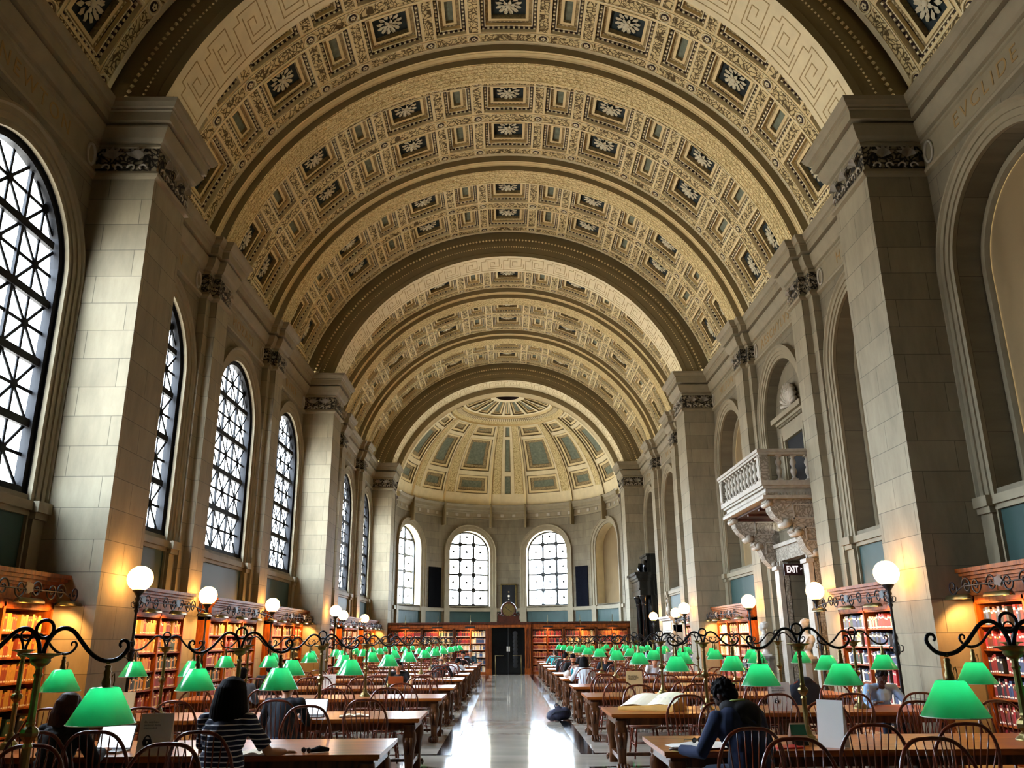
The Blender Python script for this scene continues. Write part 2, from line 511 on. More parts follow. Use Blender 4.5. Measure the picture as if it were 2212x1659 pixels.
DOOR_WIN = 21.85   # right-hand bay with the balcony
def openings_for(sx):
    return [(w, OW, SILL if True else 0, SPR) for w in WIN_Y]
for sx, nm in ((-1, 'wall_left'), (1, 'wall_right')):
    B = MB('limestone'); B.mat('limestone_light')
    mp = side_map(sx)
    stops = [Y0]
    plan = pier_plan(sx)
    wall_segs = []
    for (xa, ya), (xb, yb) in zip(plan[:-1], plan[1:]):
        if abs(abs(xa) - XW) < 1e-3 and abs(abs(xb) - XW) < 1e-3:
            wall_segs.append((ya, yb))
        elif abs(xa - xb) < 1e-6:      # face parallel to the hall
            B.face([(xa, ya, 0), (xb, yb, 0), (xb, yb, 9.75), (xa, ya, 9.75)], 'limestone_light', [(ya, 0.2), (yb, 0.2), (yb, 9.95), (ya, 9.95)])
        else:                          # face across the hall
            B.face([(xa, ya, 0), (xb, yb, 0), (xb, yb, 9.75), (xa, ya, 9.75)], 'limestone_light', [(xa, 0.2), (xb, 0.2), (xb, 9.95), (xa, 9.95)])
    for a, c in wall_segs:
        ops = [o for o in openings_for(sx) if a < o[0] < c and o[0] > 8]  # two unseen near bays left windowless to keep camera-facing stone dark
        if sx > 0:
            low = []
            for o in ops:
                if abs(o[0] - DOOR_WIN) < 0.1:
                    low.append(o)
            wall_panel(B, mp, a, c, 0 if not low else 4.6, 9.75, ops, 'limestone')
            for o in low:            # plain wall with the tall doorway below the balcony
                for s0, s1, z0, z1 in ((a, o[0] - 0.97, 0, 4.6), (o[0] + 0.97, c, 0, 4.6), (o[0] - 0.97, o[0] + 0.97, 3.72, 4.6)):
                    B.face([mp(s0, z0, 0), mp(s1, z0, 0), mp(s1, z1, 0), mp(s0, z1, 0)], 'limestone', [(s0, z0), (s1, z0), (s1, z1), (s0, z1)])
        else:
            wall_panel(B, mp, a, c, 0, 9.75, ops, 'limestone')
    o = B.build(nm); struct(o)
    # entablature
    T = MB('moulding')
    sweep_plan(T, plan, ENT, sx, 'moulding')
    o = T.build('trim_1' if sx < 0 else 'trim_2'); struct(o)

# carved capital friezes on piers and pilasters (leaf scrolls standing off the frieze)
def leaf_cluster(B, o, u, n, sc=1.0, mat='carved_marble'):
    """small acanthus bunch in the plane (u, z), standing off along n"""
    o = Vector(o); u = Vector(u); n = Vector(n); z = Vector((0, 0, 1))
    for k in range(5):
        a = rad(-64 + 32 * k)
        d = u * sin(a) + z * cos(a)
        tip = o + d * 0.16 * sc + n * 0.05 * sc
        mid = o + d * 0.09 * sc + n * 0.07 * sc
        side = (u * cos(a) - z * sin(a)) * 0.028 * sc
        B.face([o + n * .01, mid - side, tip, mid + side], mat)
        B.face([o + n * .01, mid + side, tip, mid - side], mat)
    for sgn in (-1, 1):
        pts = []
        for k in range(9):
            t = k / 8; a = t * 4.2
            r = 0.06 * (1 - 0.75 * t) * sc
            pts.append(o + z * (-0.12 * sc) + u * sgn * (0.06 * sc + r * cos(a)) + z * r * sin(a) + n * 0.03)
        B.tube(pts, 0.012 * sc, 5, mat)
B = MB('carved_marble')
for sx in (-1, 1):
    for y in PIER_Y[1:]:
        for k in range(2):
            leaf_cluster(B, (sx * (XP + 0.32 + 0.45 * k), y - 0.03, 10.08), (1, 0, 0), (0, -1, 0), 1.5)
        for k in range(3):
            leaf_cluster(B, (sx * (XP - 0.03), y + 0.25 + 0.45 * k, 10.08), (0, 1, 0), (-sx, 0, 0), 1.5)
    for y in PIL_Y:
        for k in (-1, 1):
            leaf_cluster(B, (sx * 7.14, y + 0.2 * k, 10.08), (0, 1, 0), (-sx, 0, 0), 1.2)
        leaf_cluster(B, (sx * 7.27, y - 0.43, 10.08), (1, 0, 0), (0, -1, 0), 0.7)
        leaf_cluster(B, (sx * 7.44, y - 0.71, 10.08), (1, 0, 0), (0, -1, 0), 0.7)
o = B.build('trim_3'); struct(o)
# wreath medallions and incised names on the frieze
def frieze_names(words_, sx, y, size=0.38):
    c = bpy.data.curves.new('inscription', 'FONT')
    c.body = words_; c.size = size; c.extrude = 0.004; c.align_x = 'CENTER'; c.align_y = 'CENTER'; c.space_character = 1.35
    o = bpy.data.objects.new('inscription', c); COL.objects.link(o)
    c.materials.append(MATS['faded_gilt'])
    if sx > 0: R = Matrix(((0, 0, -1), (-1, 0, 0), (0, 1, 0)))
    else: R = Matrix(((0, 0, 1), (1, 0, 0), (0, 1, 0)))
    o.matrix_world = Matrix.Translation((sx * (XW - 0.022), y, 10.08)) @ R.to_4x4()
    bpy.context.view_layer.update(); me = bpy.data.meshes.new_from_object(o); n = bpy.data.objects.new('trim_inscription', me); n.matrix_world = o.matrix_world.copy(); COL.objects.link(n); bpy.data.objects.remove(o); struct(n)
NAMES_R = {11.12: 'EVCLIDE', 16.48: 'HOMER', 21.85: 'AESCHYLVS', 27.22: 'MILTON', 32.58: 'DANTE', 37.95: 'PLATO', 43.32: 'LVTHER', 5.75: 'BACON'}
NAMES_L = {11.12: 'NEWTON', 16.48: 'TITIAN', 21.85: 'MOZART', 27.22: 'DVRER', 32.58: 'KEPLER', 37.95: 'HVGO', 5.75: 'GALEN'}
for y, t in NAMES_R.items(): frieze_names(t, 1, y)
for y, t in NAMES_L.items(): frieze_names(t, -1, y)
B = MB('moulding')
for sx in (-1, 1):
    for y in WIN_Y[1:]:
        for dy in (-1.75, 1.75):
            if sx > 0 or True:
                pts = [(sx * (XW - 0.03), y + dy + 0.13 * cos(a), 10.08 + 0.2 * sin(a)) for a in [2 * pi * k / 16 for k in range(16)]]
                B.tube(pts, 0.028, 5, 'carved_marble', closed=True)
o = B.build('trim_4'); struct(o)

# ---- arches: trims, ledges, dados -----------------------------------
def bay_dressing(sx, w, idx):
    mp = side_map(sx)
    B = MB('moulding')
    z0 = 3.84 
    arch_sweep(B, mp, w, OW, z0, SPR, TRIM, 'moulding')
    has_door = sx > 0 and abs(w - DOOR_WIN) < .1
    if not has_door:
        # ledge with blocks below the jambs
        def bx(y0, y1, z0_, z1_, d, mat=None):
            xa, xb = sorted((sx * (XW + 0.05), sx * (XW - d)))
            B.box(xa, xb, y0, y1, z0_, z1_, mat)
        bx(w - 1.62, w + 1.62, 3.62, 3.70, 0.07); bx(w - 1.62, w + 1.62, 3.70, 3.84, 0.12)
        for c in (-1, 1):
            bx(w + c * 1.83 - .21, w + c * 1.83 + .21, 3.58, 3.68, 0.16)
            bx(w + c * 1.83 - .24, w + c * 1.83 + .24, 3.68, 3.845, 0.21)
            bx(w + c * 1.83 - .17, w + c * 1.83 + .17, 2.5, 3.58, 0.11)
            bx(w + c * 1.60 - .02, w + c * 1.60 + .02, 2.5, 3.62, 0.06)
        bx(w - 1.58, w + 1.58, 2.4, 3.62, 0.012, 'green_panel')
    return B
n_trim = 5
for sx in (-1, 1):
    for w in WIN_Y[2:]:
        B = bay_dressing(sx, w, n_trim)
        mp = side_map(sx)
        if sx > 0:   # blind niche: deep reveal, inner moulding, ochre plaster back
            arch_sweep(B, mp, w, OW, SILL - 0.12, SPR, [(0, -0.02), (0, -0.5), (-0.02, -0.5)], 'limestone')
            arch_sweep(B, mp, w, OW, SILL - 0.12, SPR, [(-0.02, -0.5), (-0.02, -0.42), (-0.13, -0.42), (-0.15, -0.47), (-0.16, -0.5)], 'moulding')
            door = abs(w - DOOR_WIN) < .1
            pm = 'limestone' if door else 'ochre_panel'
            pts = arch_path(w, OW - 0.1, SILL - 0.12 if not door else 4.6, SPR)
            cen = mp(w, 6.0, -0.51)
            for p, q in zip(pts, pts[1:] + pts[:1]):
                B.face([cen, mp(p[0], p[1], -0.51), mp(q[0], q[1], -0.51)], pm)
            B.face([mp(w - OW, 3.84, 0), mp(w + OW, 3.84, 0), mp(w + OW, 3.84, -0.5), mp(w - OW, 3.84, -0.5)], 'moulding')
        else:
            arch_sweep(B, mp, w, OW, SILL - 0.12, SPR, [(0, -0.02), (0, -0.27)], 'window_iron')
            B.face([mp(w - OW, 3.84, 0), mp(w + OW, 3.84, 0), mp(w + OW, 3.84, -0.27), mp(w - OW, 3.84, -0.27)], 'moulding')
        o = B.build('trim_%d' % n_trim); struct(o); n_trim += 1

# ---- great windows ---------------------------------------------------
def glass_mat():
    m_, nt, b = new_mat('window_glass')
    nt.nodes.remove(b)
    out = nt.nodes['Material Output']
    tr = nt.nodes.new('ShaderNodeBsdfTransparent'); tr.inputs[0].default_value = (0.95, 0.97, 1.0, 1)
    gl = nt.nodes.new('ShaderNodeBsdfGlossy'); gl.inputs['Roughness'].default_value = 0.05
    mx = nt.nodes.new('ShaderNodeMixShader'); mx.inputs[0].default_value = 0.06
    nt.links.new(tr.outputs[0], mx.inputs[1]); nt.links.new(gl.outputs[0], mx.inputs[2]); nt.links.new(mx.outputs[0], out.inputs[0])
glass_mat()
def bar(B, mp, s0, z0, s1, z1, wd, d0, d1, mat):
    """flat bar between two points of the window plane, clipped outside by the caller"""
    L = math.hypot(s1 - s0, z1 - z0)
    if L < 1e-3: return
    nx, nz = -(z1 - z0) / L * wd / 2, (s1 - s0) / L * wd / 2
    q = [(s0 + nx, z0 + nz), (s0 - nx, z0 - nz), (s1 - nx, z1 - nz), (s1 + nx, z1 + nz)]
    v = [mp(a, c, d0) for a, c in q] + [mp(a, c, d1) for a, c in q]
    B.mesh_add(v, [(0, 1, 2, 3), (7, 6, 5, 4), (0, 4, 5, 1), (1, 5, 6, 2), (2, 6, 7, 3), (3, 7, 4, 0)], mat)
def clip(c, w, sp, s0, z0, s1, z1, n=40):
    """portion of the segment inside the round-headed light"""
    ins = []
    for k in range(n + 1):
        t = k / n; s = s0 + (s1 - s0) * t; z = z0 + (z1 - z0) * t
        ok = abs(s - c) <= w and (z <= sp or (s - c) ** 2 + (z - sp) ** 2 <= w * w)
        if ok: ins.append(t)
    if len(ins) < 2: return None
    a, e = ins[0], ins[-1]
    return (s0 + (s1 - s0) * a, z0 + (z1 - z0) * a, s0 + (s1 - s0) * e, z0 + (z1 - z0) * e)
win_n = 1
def to_mesh(o):
    me = bpy.data.meshes.new_from_object(o)
    n = bpy.data.objects.new(o.name, me); COL.objects.link(n); n.parent = o.parent
    n.matrix_world = o.matrix_world.copy() if not o.parent else n.matrix_world
    if o.parent: n.location = o.location; n.rotation_euler = o.rotation_euler; n.scale = o.scale
    nm = o.name; bpy.data.objects.remove(o); n.name = nm
    return n
def great_window(w, mp, base=0.0):
    global win_n
    d = -0.16
    F = MB('window_iron')
    gw = OW - 0.11
    arch_sweep(F, mp, w, gw, 3.84, SPR, [(0.12, d + 0.10), (0.0, d + 0.10), (0.0, d - 0.04), (0.12, d - 0.04)], 'window_iron')
    F.mesh_add([mp(w - gw, 3.84, d + .12), mp(w + gw, 3.84, d + .12), mp(w + gw, 4.06, d + .10), mp(w - gw, 4.06, d + .10),
                mp(w - gw, 3.84, d - .1), mp(w + gw, 3.84, d - .1), mp(w + gw, 4.06, d - .1), mp(w - gw, 4.06, d - .1)],
               [(0, 1, 2, 3), (3, 2, 6, 7), (4, 7, 6, 5)], 'window_iron')
    fr = F.build('window_%d' % win_n); struct(fr)
    G = MB('window_iron')
    lw = 2 * gw / 3
    zr = [4.06 + 1.0 * k for k in range(5)]
    for z in zr[1:]:
        q = clip(w, gw, SPR, w - gw, z, w + gw, z)
        if q: bar(G, mp, *q, 0.13, d + 0.05, d - 0.03, 'window_iron')
    for k in (1, 2):
        s = w - gw + lw * k
        q = clip(w, gw, SPR, s, 4.06, s, 9.2)
        if q: bar(G, mp, *q, 0.07, d + 0.03, d - 0.02, 'window_iron')
    for i in range(3):
        for j in range(6):
            a, c = w - gw + lw * i, w - gw + lw * (i + 1)
            z0, z1 = 4.06 + j, 5.06 + j
            for q in ((a, z0, c, z1), (a, z1, c, z0), (a, (z0 + z1) / 2, c, (z0 + z1) / 2), ((a + c) / 2, z0, (a + c) / 2, z1)):
                q = clip(w, gw, SPR, *q)
                if q: bar(G, mp, *q, 0.055, d + 0.01, d - 0.01, 'window_iron')
            m_ = ((a + c) / 2, (z0 + z1) / 2)
            if clip(w, gw - .08, SPR, m_[0] - .05, m_[1], m_[0] + .05, m_[1]):
                q = [mp(m_[0] + .075 * cos(t), m_[1] + .075 * sin(t), d + .03) for t in [2 * pi * k / 10 for k in range(10)]]
                G.face(q, 'window_iron')
    g = G.build('glazing_bars', parent=fr)
    P = MB('window_glass')
    pts = arch_path(w, gw, 4.06, SPR)
    cen = mp(w, 6, d)
    for p, q in zip(pts, pts[1:] + pts[:1]):
        P.face([cen, mp(p[0], p[1], d), mp(q[0], q[1], d)])
    P.build('window_pane', parent=fr)
    win_n += 1
for w in WIN_Y[2:]: great_window(w, side_map(-1))

# ---- back wall behind the camera -------------------------------------
B = MB('limestone')
B.face([(-8.2, Y0, 0), (8.2, Y0, 0), (8.2, Y0, 17.4), (-8.2, Y0, 17.4)], None, [(-8, 0), (8, 0), (8, 17), (-8, 17)])
o = B.build('wall_back'); struct(o)

# ---- apse ------------------------------------------------------------
AWS = [rad(a) * APR for a in (-67.5, -22.5, 22.5, 67.5)]
AW, ASL, ASP = 1.36, 3.74, 6.99
B = MB('limestone')
wall_panel(B, apse_map, -rad(91) * APR, rad(91) * APR, 0, 9.3, [(s, AW, ASL, ASP) for s in AWS], 'limestone', step=0.35)
AT = [(0.0, -0.02), (0.0, 0.04), (0.16, 0.04), (0.17, 0.08), (0.33, 0.08), (0.36, 0.12), (0.40, 0.12), (0.41, 0.0)]
for i, s in enumerate(AWS):
    blind = i == 3
    arch_sweep(B, apse_map, s, AW, 3.6, ASP, AT, 'moulding')
    arch_sweep(B, apse_map, s, AW, 3.6, ASP, [(0, -0.02), (0, -0.6)], 'pale_plaster')
    B.face([apse_map(s - AW, 3.7, 0), apse_map(s + AW, 3.7, 0), apse_map(s + AW, 3.7, -.6), apse_map(s - AW, 3.7, -.6)], 'moulding')
    if blind:
        cen = apse_map(s, 6, -.6); pts = arch_path(s, AW, 3.6, ASP)
        for p, q in zip(pts, pts[1:] + pts[:1]):
            B.face([cen, apse_map(p[0], p[1], -.6), apse_map(q[0], q[1], -.6)], 'ochre_panel')
def curved_box(B, mp, s0, s1, z0, z1, d0, d1, mat, n=6):
    for k in range(n):
        a, c = s0 + (s1 - s0) * k / n, s0 + (s1 - s0) * (k + 1) / n
        v = [mp(a, z0, d1), mp(c, z0, d1), mp(c, z1, d1), mp(a, z1, d1), mp(a, z0, d0), mp(c, z0, d0), mp(c, z1, d0), mp(a, z1, d0)]
        f = [(0, 1, 2, 3), (3, 2, 6, 7), (0, 4, 5, 1)]
        if k == 0: f.append((0, 3, 7, 4))
        if k == n - 1: f.append((1, 5, 6, 2))
        B.mesh_add(v, f, mat)
SE = rad(88) * APR
curved_box(B, apse_map, -SE, SE, 3.42, 3.62, 0, 0.10, 'moulding', 40)
for a, c in ((-66, -24), (-21, 21), (24, 66)):
    pass
edges = [-SE] + sum([[s - 1.75, s + 1.75] for s in AWS], []) + [SE]
for s in AWS:
    curved_box(B, apse_map, s - 1.4, s + 1.4, 2.3, 3.42, 0, 0.012, 'green_panel', 8)
for a, c in zip(AWS[:-1], AWS[1:]):
    mid = (a + c) / 2
    curved_box(B, apse_map, mid - .62, mid + .62, 2.3, 3.42, 0, 0.012, 'green_panel', 4)
for s in AWS:
    for c in (-1, 1):
        curved_box(B, apse_map, s + c * 1.58 - .2, s + c * 1.58 + .2, 2.3, 3.66, 0, 0.13, 'moulding', 2)
# cornice ring
AC = [(0.0, 9.12), (0.05, 9.14), (0.05, 9.22), (0.02, 9.24), (0.02, 9.5), (0.08, 9.53), (0.1, 9.62), (0.2, 9.68), (0.21, 9.85), (0.3, 9.98), (0.3, 10.02), (0.0, 10.03)]
for (d0, z0), (d1, z1) in zip(AC[:-1], AC[1:]):
    for k in range(48):
        a, c = -SE + 2 * SE * k / 48, -SE + 2 * SE * (k + 1) / 48
        B.face([apse_map(a, z0, d0), apse_map(c, z0, d0), apse_map(c, z1, d1), apse_map(a, z1, d1)], 'moulding', [(a, z0), (c, z0), (c, z1), (a, z1)])
for k in range(26):
    s = -SE + 2 * SE * (k + .5) / 26
    curved_box(B, apse_map, s - .1, s + .1, 9.28, 9.46, 0.02, 0.05, 'carved_marble', 1)
for a in (-66.5, -39.8, -10.3, 10.3, 39.8, 66.5):
    curved_box(B, apse_map, rad(a) * APR - .05, rad(a) * APR + .05, 8.6, 10.06, 0, 0.33, 'rib_plaster', 1)
# dark bronze tablets between the windows
o = B.build('wall_apse'); struct(o)
# apse windows (iron grid of square lights with small bosses)
for i, s in enumerate(AWS[:3]):
    F = MB('iron')
    d = -0.5
    arch_sweep(F, apse_map, s, AW - 0.09, 3.7, ASP, [(0.1, d + .06), (0, d + .06), (0, d - .06), (.1, d - .06)], 'iron')
    bar(F, apse_map, s - AW, 3.74, s + AW, 3.74, 0.12, d + .06, d - .05, 'iron')
    fr = F.build('window_%d' % win_n); struct(fr)
    G = MB('iron')
    w2 = AW - .09; lw = 2 * w2 / 3
    gz = [3.78 + 0.94 * k for k in range(6)]
    for z in gz:
        q = clip(s, w2, ASP, s - w2, z, s + w2, z)
        if q: bar(G, apse_map, *q, 0.105, d + .03, d - .03, 'iron')
    for k in (1, 2):
        q = clip(s, w2, ASP, s - w2 + lw * k, 3.78, s - w2 + lw * k, 8.4)
        bar(G, apse_map, *q, 0.105, d + .03, d - .03, 'iron')
        for z in gz:
            G.face([apse_map(s - w2 + lw * k + .15 * cos(t), z + .15 * sin(t), d + .05) for t in [2 * pi * j / 8 for j in range(8)]], 'iron')
    for k in range(3):
        for z in gz:
            cc = (s - w2 + lw * (k + .5), z + .47)
            if clip(s, w2 - .05, ASP, cc[0] - .04, cc[1], cc[0] + .04, cc[1]):
                G.face([apse_map(cc[0] + .08 * cos(t), cc[1] + .08 * sin(t), d + .03) for t in [2 * pi * j / 8 for j in range(8)]], 'iron')
    G.build('glazing_bars', parent=fr)
    P = MB('window_glass')
    cen = apse_map(s, 6, d); pts = arch_path(s, w2, 3.74, ASP)
    for p, q in zip(pts, pts[1:] + pts[:1]):
        P.face([cen, apse_map(p[0], p[1], d), apse_map(q[0], q[1], d)])
    P.build('window_pane', parent=fr)
    win_n += 1
flat('tablet_black', '#030305', 0.9, spec=0.05); flat('tablet_mottled', '#0a0c14', 0.9, spec=0.05, var=.8, scale=18)
for a in (-44.5, 44.5):
    B = MB('tablet_black' if a < 0 else 'tablet_mottled')
    s = rad(a) * APR
    curved_box(B, apse_map, s - .48, s + .48, 3.64, 6.02, 0.0, 0.05, None, 2)
    o = B.build('wall_tablet')
    tag(o, 'tall black tablet on the apse wall, left of the two round-headed windows' if a < 0 else 'tall dark mottled tablet on the apse wall, right of the two round-headed windows', 'tablet')
# ================================================================== THE VAULT
def cyl(th, y, r):
    return (r * sin(th), y, ZV + r * cos(th))
def cbox(B, t0, t1, y0, y1, r0, r1, mat, n=1):
    """block between radii r0 (outer) and r1 (inner, towards the room)"""
    for k in range(n):
        a, c = t0 + (t1 - t0) * k / n, t0 + (t1 - t0) * (k + 1) / n
        v = [cyl(a, y0, r1), cyl(c, y0, r1), cyl(c, y1, r1), cyl(a, y1, r1), cyl(a, y0, r0), cyl(c, y0, r0), cyl(c, y1, r0), cyl(a, y1, r0)]
        f = [(3, 2, 1, 0), (0, 1, 5, 4), (2, 3, 7, 6)]
        if k == 0: f.append((0, 4, 7, 3))
        if k == n - 1: f.append((1, 2, 6, 5))
        B.mesh_add(v, f, mat)
def cquad(B, t0, t1, y0, y1, r, mat, n=1):
    for k in range(n):
        a, c = t0 + (t1 - t0) * k / n, t0 + (t1 - t0) * (k + 1) / n
        B.face([cyl(a, y0, r), cyl(c, y0, r), cyl(c, y1, r), cyl(a, y1, r)], mat, [(a * r, y0), (c * r, y0), (c * r, y1), (a * r, y1)])
def frame(B, t0, t1, y0, y1, ra, rb, mat):
    """vertical walls of a rectangular step from radius ra to rb"""
    for (a, c, e, g) in ((t0, t1, y0, y0), (t1, t1, y0, y1), (t1, t0, y1, y1), (t0, t0, y1, y0)):
        B.face([cyl(a, e, ra), cyl(c, g, ra), cyl(c, g, rb), cyl(a, e, rb)], mat)
def ringband(B, t0, t1, y0, y1, ins, r, mat):
    dt = ins / RV
    cquad(B, t0, t1, y0, y0 + ins, r, mat, 2); cquad(B, t0, t1, y1 - ins, y1, r, mat, 2)
    cquad(B, t0, t0 + dt, y0 + ins, y1 - ins, r, mat); cquad(B, t1 - dt, t1, y0 + ins, y1 - ins, r, mat)
def coffer(B, t0, t1, y0, y1, big):
    r = RV
    # 1: dark step with dentils
    frame(B, t0, t1, y0, y1, r, r + 0.11, 'dentil')
    r1 = r + 0.11
    ringband(B, t0, t1, y0, y1, 0.11, r1, 'coffer_dark')
    L = (t1 - t0) * r
    n = int(L / 0.125)
    for k in range(n):
        a = t0 + (t1 - t0) * (k + 0.35) / n; c = t0 + (t1 - t0) * (k + 0.75) / n
        for yy in (y0 + .03, y1 - .08):
            cbox(B, a, c, yy, yy + .05, r1, r1 - .05, 'dentil')
    n = int((y1 - y0) / 0.125)
    for k in range(1, n - 1):
        a = y0 + (y1 - y0) * (k + 0.35) / n; c = y0 + (y1 - y0) * (k + 0.75) / n
        for tt in (t0 + .03 / r, t1 - .08 / r):
            cbox(B, tt, tt + .05 / r, a, c, r1, r1 - .05, 'dentil')
    d = 0.11 / r; t0 += d; t1 -= d; y0 += .11; y1 -= .11
    # fillet
    dd = .025 / r
    cbox(B, t0, t1, y0, y0 + .025, r1, r1 - .03, 'dentil', 2); cbox(B, t0, t1, y1 - .025, y1, r1, r1 - .03, 'dentil', 2)
    cbox(B, t0, t0 + dd, y0, y1, r1, r1 - .03, 'dentil'); cbox(B, t1 - dd, t1, y0, y1, r1, r1 - .03, 'dentil')
    # 2: leaf step
    frame(B, t0 + dd, t1 - dd, y0 + .025, y1 - .025, r1, r1 + .07, 'plaster')
    r2 = r1 + .07
    t0 += dd; t1 -= dd; y0 += .025; y1 -= .025
    ringband(B, t0, t1, y0, y1, 0.085, r2, 'leaf_band')
    n = max(3, int((t1 - t0) * r / 0.1))
    for k in range(n):
        a = t0 + (t1 - t0) * (k + .15) / n; c = t0 + (t1 - t0) * (k + .85) / n; m_ = (a + c) / 2
        for ya, yb in ((y0 + .005, y0 + .075), (y1 - .005, y1 - .075)):
            p = [cyl(a, ya, r2 - .004), cyl(c, ya, r2 - .004), cyl(m_, yb, r2 - .025)]
            B.face(p, 'dentil')
    d = .085 / r; t0 += d; t1 -= d; y0 += .085; y1 -= .085
    # 3: plain cream border
    ringband(B, t0, t1, y0, y1, 0.075, r2 - .02, 'plaster')
    frame(B, t0, t1, y0, y1, r2, r2 - .02, 'plaster')
    d = .075 / r; t0 += d; t1 -= d; y0 += .075; y1 -= .075
    r3 = r2 + (0.11 if big else 0.06)
    frame(B, t0, t1, y0, y1, r2 - .02, r3, 'leaf_band')
    cquad(B, t0, t1, y0, y1, r3, 'coffer_blue' if big else 'coffer_teal', 2)
def medallion(B, th, y, r=0.15):
    pts = []
    for k in range(14):
        a = 2 * pi * k / 14
        pts.append(cyl(th + r * cos(a) / RV, y + r * sin(a), RV - .02))
    B.tube(pts, 0.022, 5, 'dentil', closed=True)
    pts2 = [cyl(th + .72 * r * cos(a) / RV, y + .72 * r * sin(a), RV - .012) for a in [2 * pi * k / 12 for k in range(12)]]
    B.face(list(reversed(pts2)), 'coffer_dark')
    for k in range(5):
        a = 2 * pi * k / 5
        c = [cyl(th + (.3 * r * cos(a) + .2 * r * cos(q)) / RV, y + .3 * r * sin(a) + .2 * r * sin(q), RV - .03) for q in [2 * pi * j / 6 for j in range(6)]]
        B.face(list(reversed(c)), 'dentil')
TB = [k * 22 for k in (-3, -2, -1, 0, 1, 2, 3)]
TN = [k * 22 + 11 for k in (-3, -2, -1, 0, 1, 2)]
HB, HN = 5.35, 2.9
def coffered_section():
    B = MB('plaster')
    cells = sorted([(c - HB, c + HB, True) for c in TB] + [(c - HN, c + HN, False) for c in TN])
    YR = [(0.38, 1.62), (2.15, 3.5)]
    lim = 76.2
    yb = [0, .04, .34, .38, 1.62, 1.70, 2.07, 2.15, 3.5, 3.56, 3.86, 4.0]
    ybm = ['pale_plaster', 'scrollwork', 'plaster', None, 'plaster', 'scrollwork', 'plaster', None, 'plaster', 'scrollwork', 'pale_plaster']
    # longitudinal (across the vault) bands
    for (a, c, big) in cells:
        for (ya, yb_, mm) in zip(yb[:-1], yb[1:], ybm):
            if mm: cquad(B, rad(a), rad(c), ya, yb_, RV, mm, 4 if big else 2)
        for ya, yb_ in YR: coffer(B, rad(a), rad(c), ya, yb_, big)
    # bands between the coffers
    gaps = [(a[1], c[0]) for a, c in zip(cells[:-1], cells[1:])]
    gaps += [(cells[-1][1], cells[-1][1] + 2.65), (cells[0][0] - 2.65, cells[0][0])]
    for a, c in gaps:
        e = 0.42
        for (ya, yb_) in YR:
            cquad(B, rad(a), rad(a + e), ya, yb_, RV, 'plaster'); cquad(B, rad(c - e), rad(c), ya, yb_, RV, 'plaster')
            cquad(B, rad(a + e), rad(c - e), ya, yb_, RV, 'scrollwork')
            for q in (a + e, c - e):
                cbox(B, rad(q) - .008 / RV, rad(q) + .008 / RV, ya, yb_, RV, RV - .012, 'dentil')
        for (ya, yb_, mm) in zip(yb[:-1], yb[1:], ybm):
            if mm: cquad(B, rad(a), rad(c), ya, yb_, RV, 'plaster' if mm == 'scrollwork' else mm)
        for yy in (.19, 1.885, 3.71): medallion(B, rad((a + c) / 2), yy)
    # plain foot of the vault on both sides
    e0 = cells[-1][1] + 2.65
    for s_ in (-1, 1):
        t = sorted((rad(s_ * e0), rad(s_ * lim)))
        cquad(B, t[0], t[1], 0, 4.0, RV, 'pale_plaster')
        q = rad(s_ * (e0 + 1.0))
        cbox(B, q - .01 / RV, q + .01 / RV, .3, 3.7, RV, RV - .008, 'coffer_dark')
    # raised fillets along the cross bands
    for yy in (.04, .34, 1.70, 2.07, 3.56, 3.86):
        cbox(B, rad(-e0), rad(e0), yy - .012, yy + .012, RV, RV - .018, 'dentil', 40)
    return B
sec = coffered_section().build('ceiling')
sec_me = sec.data
def rosette():
    B = MB('rosette_plaster')
    B.lathe([(0.0, 0.16), (0.05, 0.15), (0.07, 0.10), (0.04, .05)], 10, None)
    for ring_, (n, r0, r1, h0, h1, wd) in enumerate(((7, .03, .17, .10, .12, .045), (12, .12, .31, .03, .07, .05))):
        for k in range(n):
            a = 2 * pi * (k + .5 * ring_) / n
            u = Vector((cos(a), sin(a), 0)); w_ = Vector((-sin(a), cos(a), 0)); z = Vector((0, 0, 1))
            p = [u * r0 + z * h0, u * (r0 + (r1 - r0) * .55) + w_ * wd + z * (h0 + .03), u * r1 * .95 + w_ * wd * .55 + z * h1,
                 u * r1 + z * (h1 - .04), u * r1 * .95 - w_ * wd * .55 + z * h1, u * (r0 + (r1 - r0) * .55) - w_ * wd + z * (h0 + .03)]
            mid = u * (r0 + (r1 - r0) * .6) + z * (h0 + .0)
            for i in range(6):
                B.face([mid, p[i], p[(i + 1) % 6]], smooth=True)
    return B
ros_me = rosette().build('rosette', link=False).data
SEC_Y = [14.5, 19.85, 25.2, 30.6, 35.95, 41.3, -1.6, 3.75, 9.1]
first = True
for k, y0 in enumerate(SEC_Y):
    o = sec if k == 0 else bpy.data.objects.new('ceiling', sec_me)
    if k: COL.objects.link(o)
    o.location = (0, y0, 0); struct(o)
    if y0 < 5: continue
    for th in TB:
        for ya, yb_ in ((.38, 1.62), (2.15, 3.5)):
            r = bpy.data.objects.new('rosette', ros_me); COL.objects.link(r); r.parent = o
            t = rad(th)
            r.location = cyl(t, (ya + yb_) / 2, RV + .285)
            r.scale = (1.12, 1.12, .8)
            r.rotation_euler = (0, t + pi, 0)
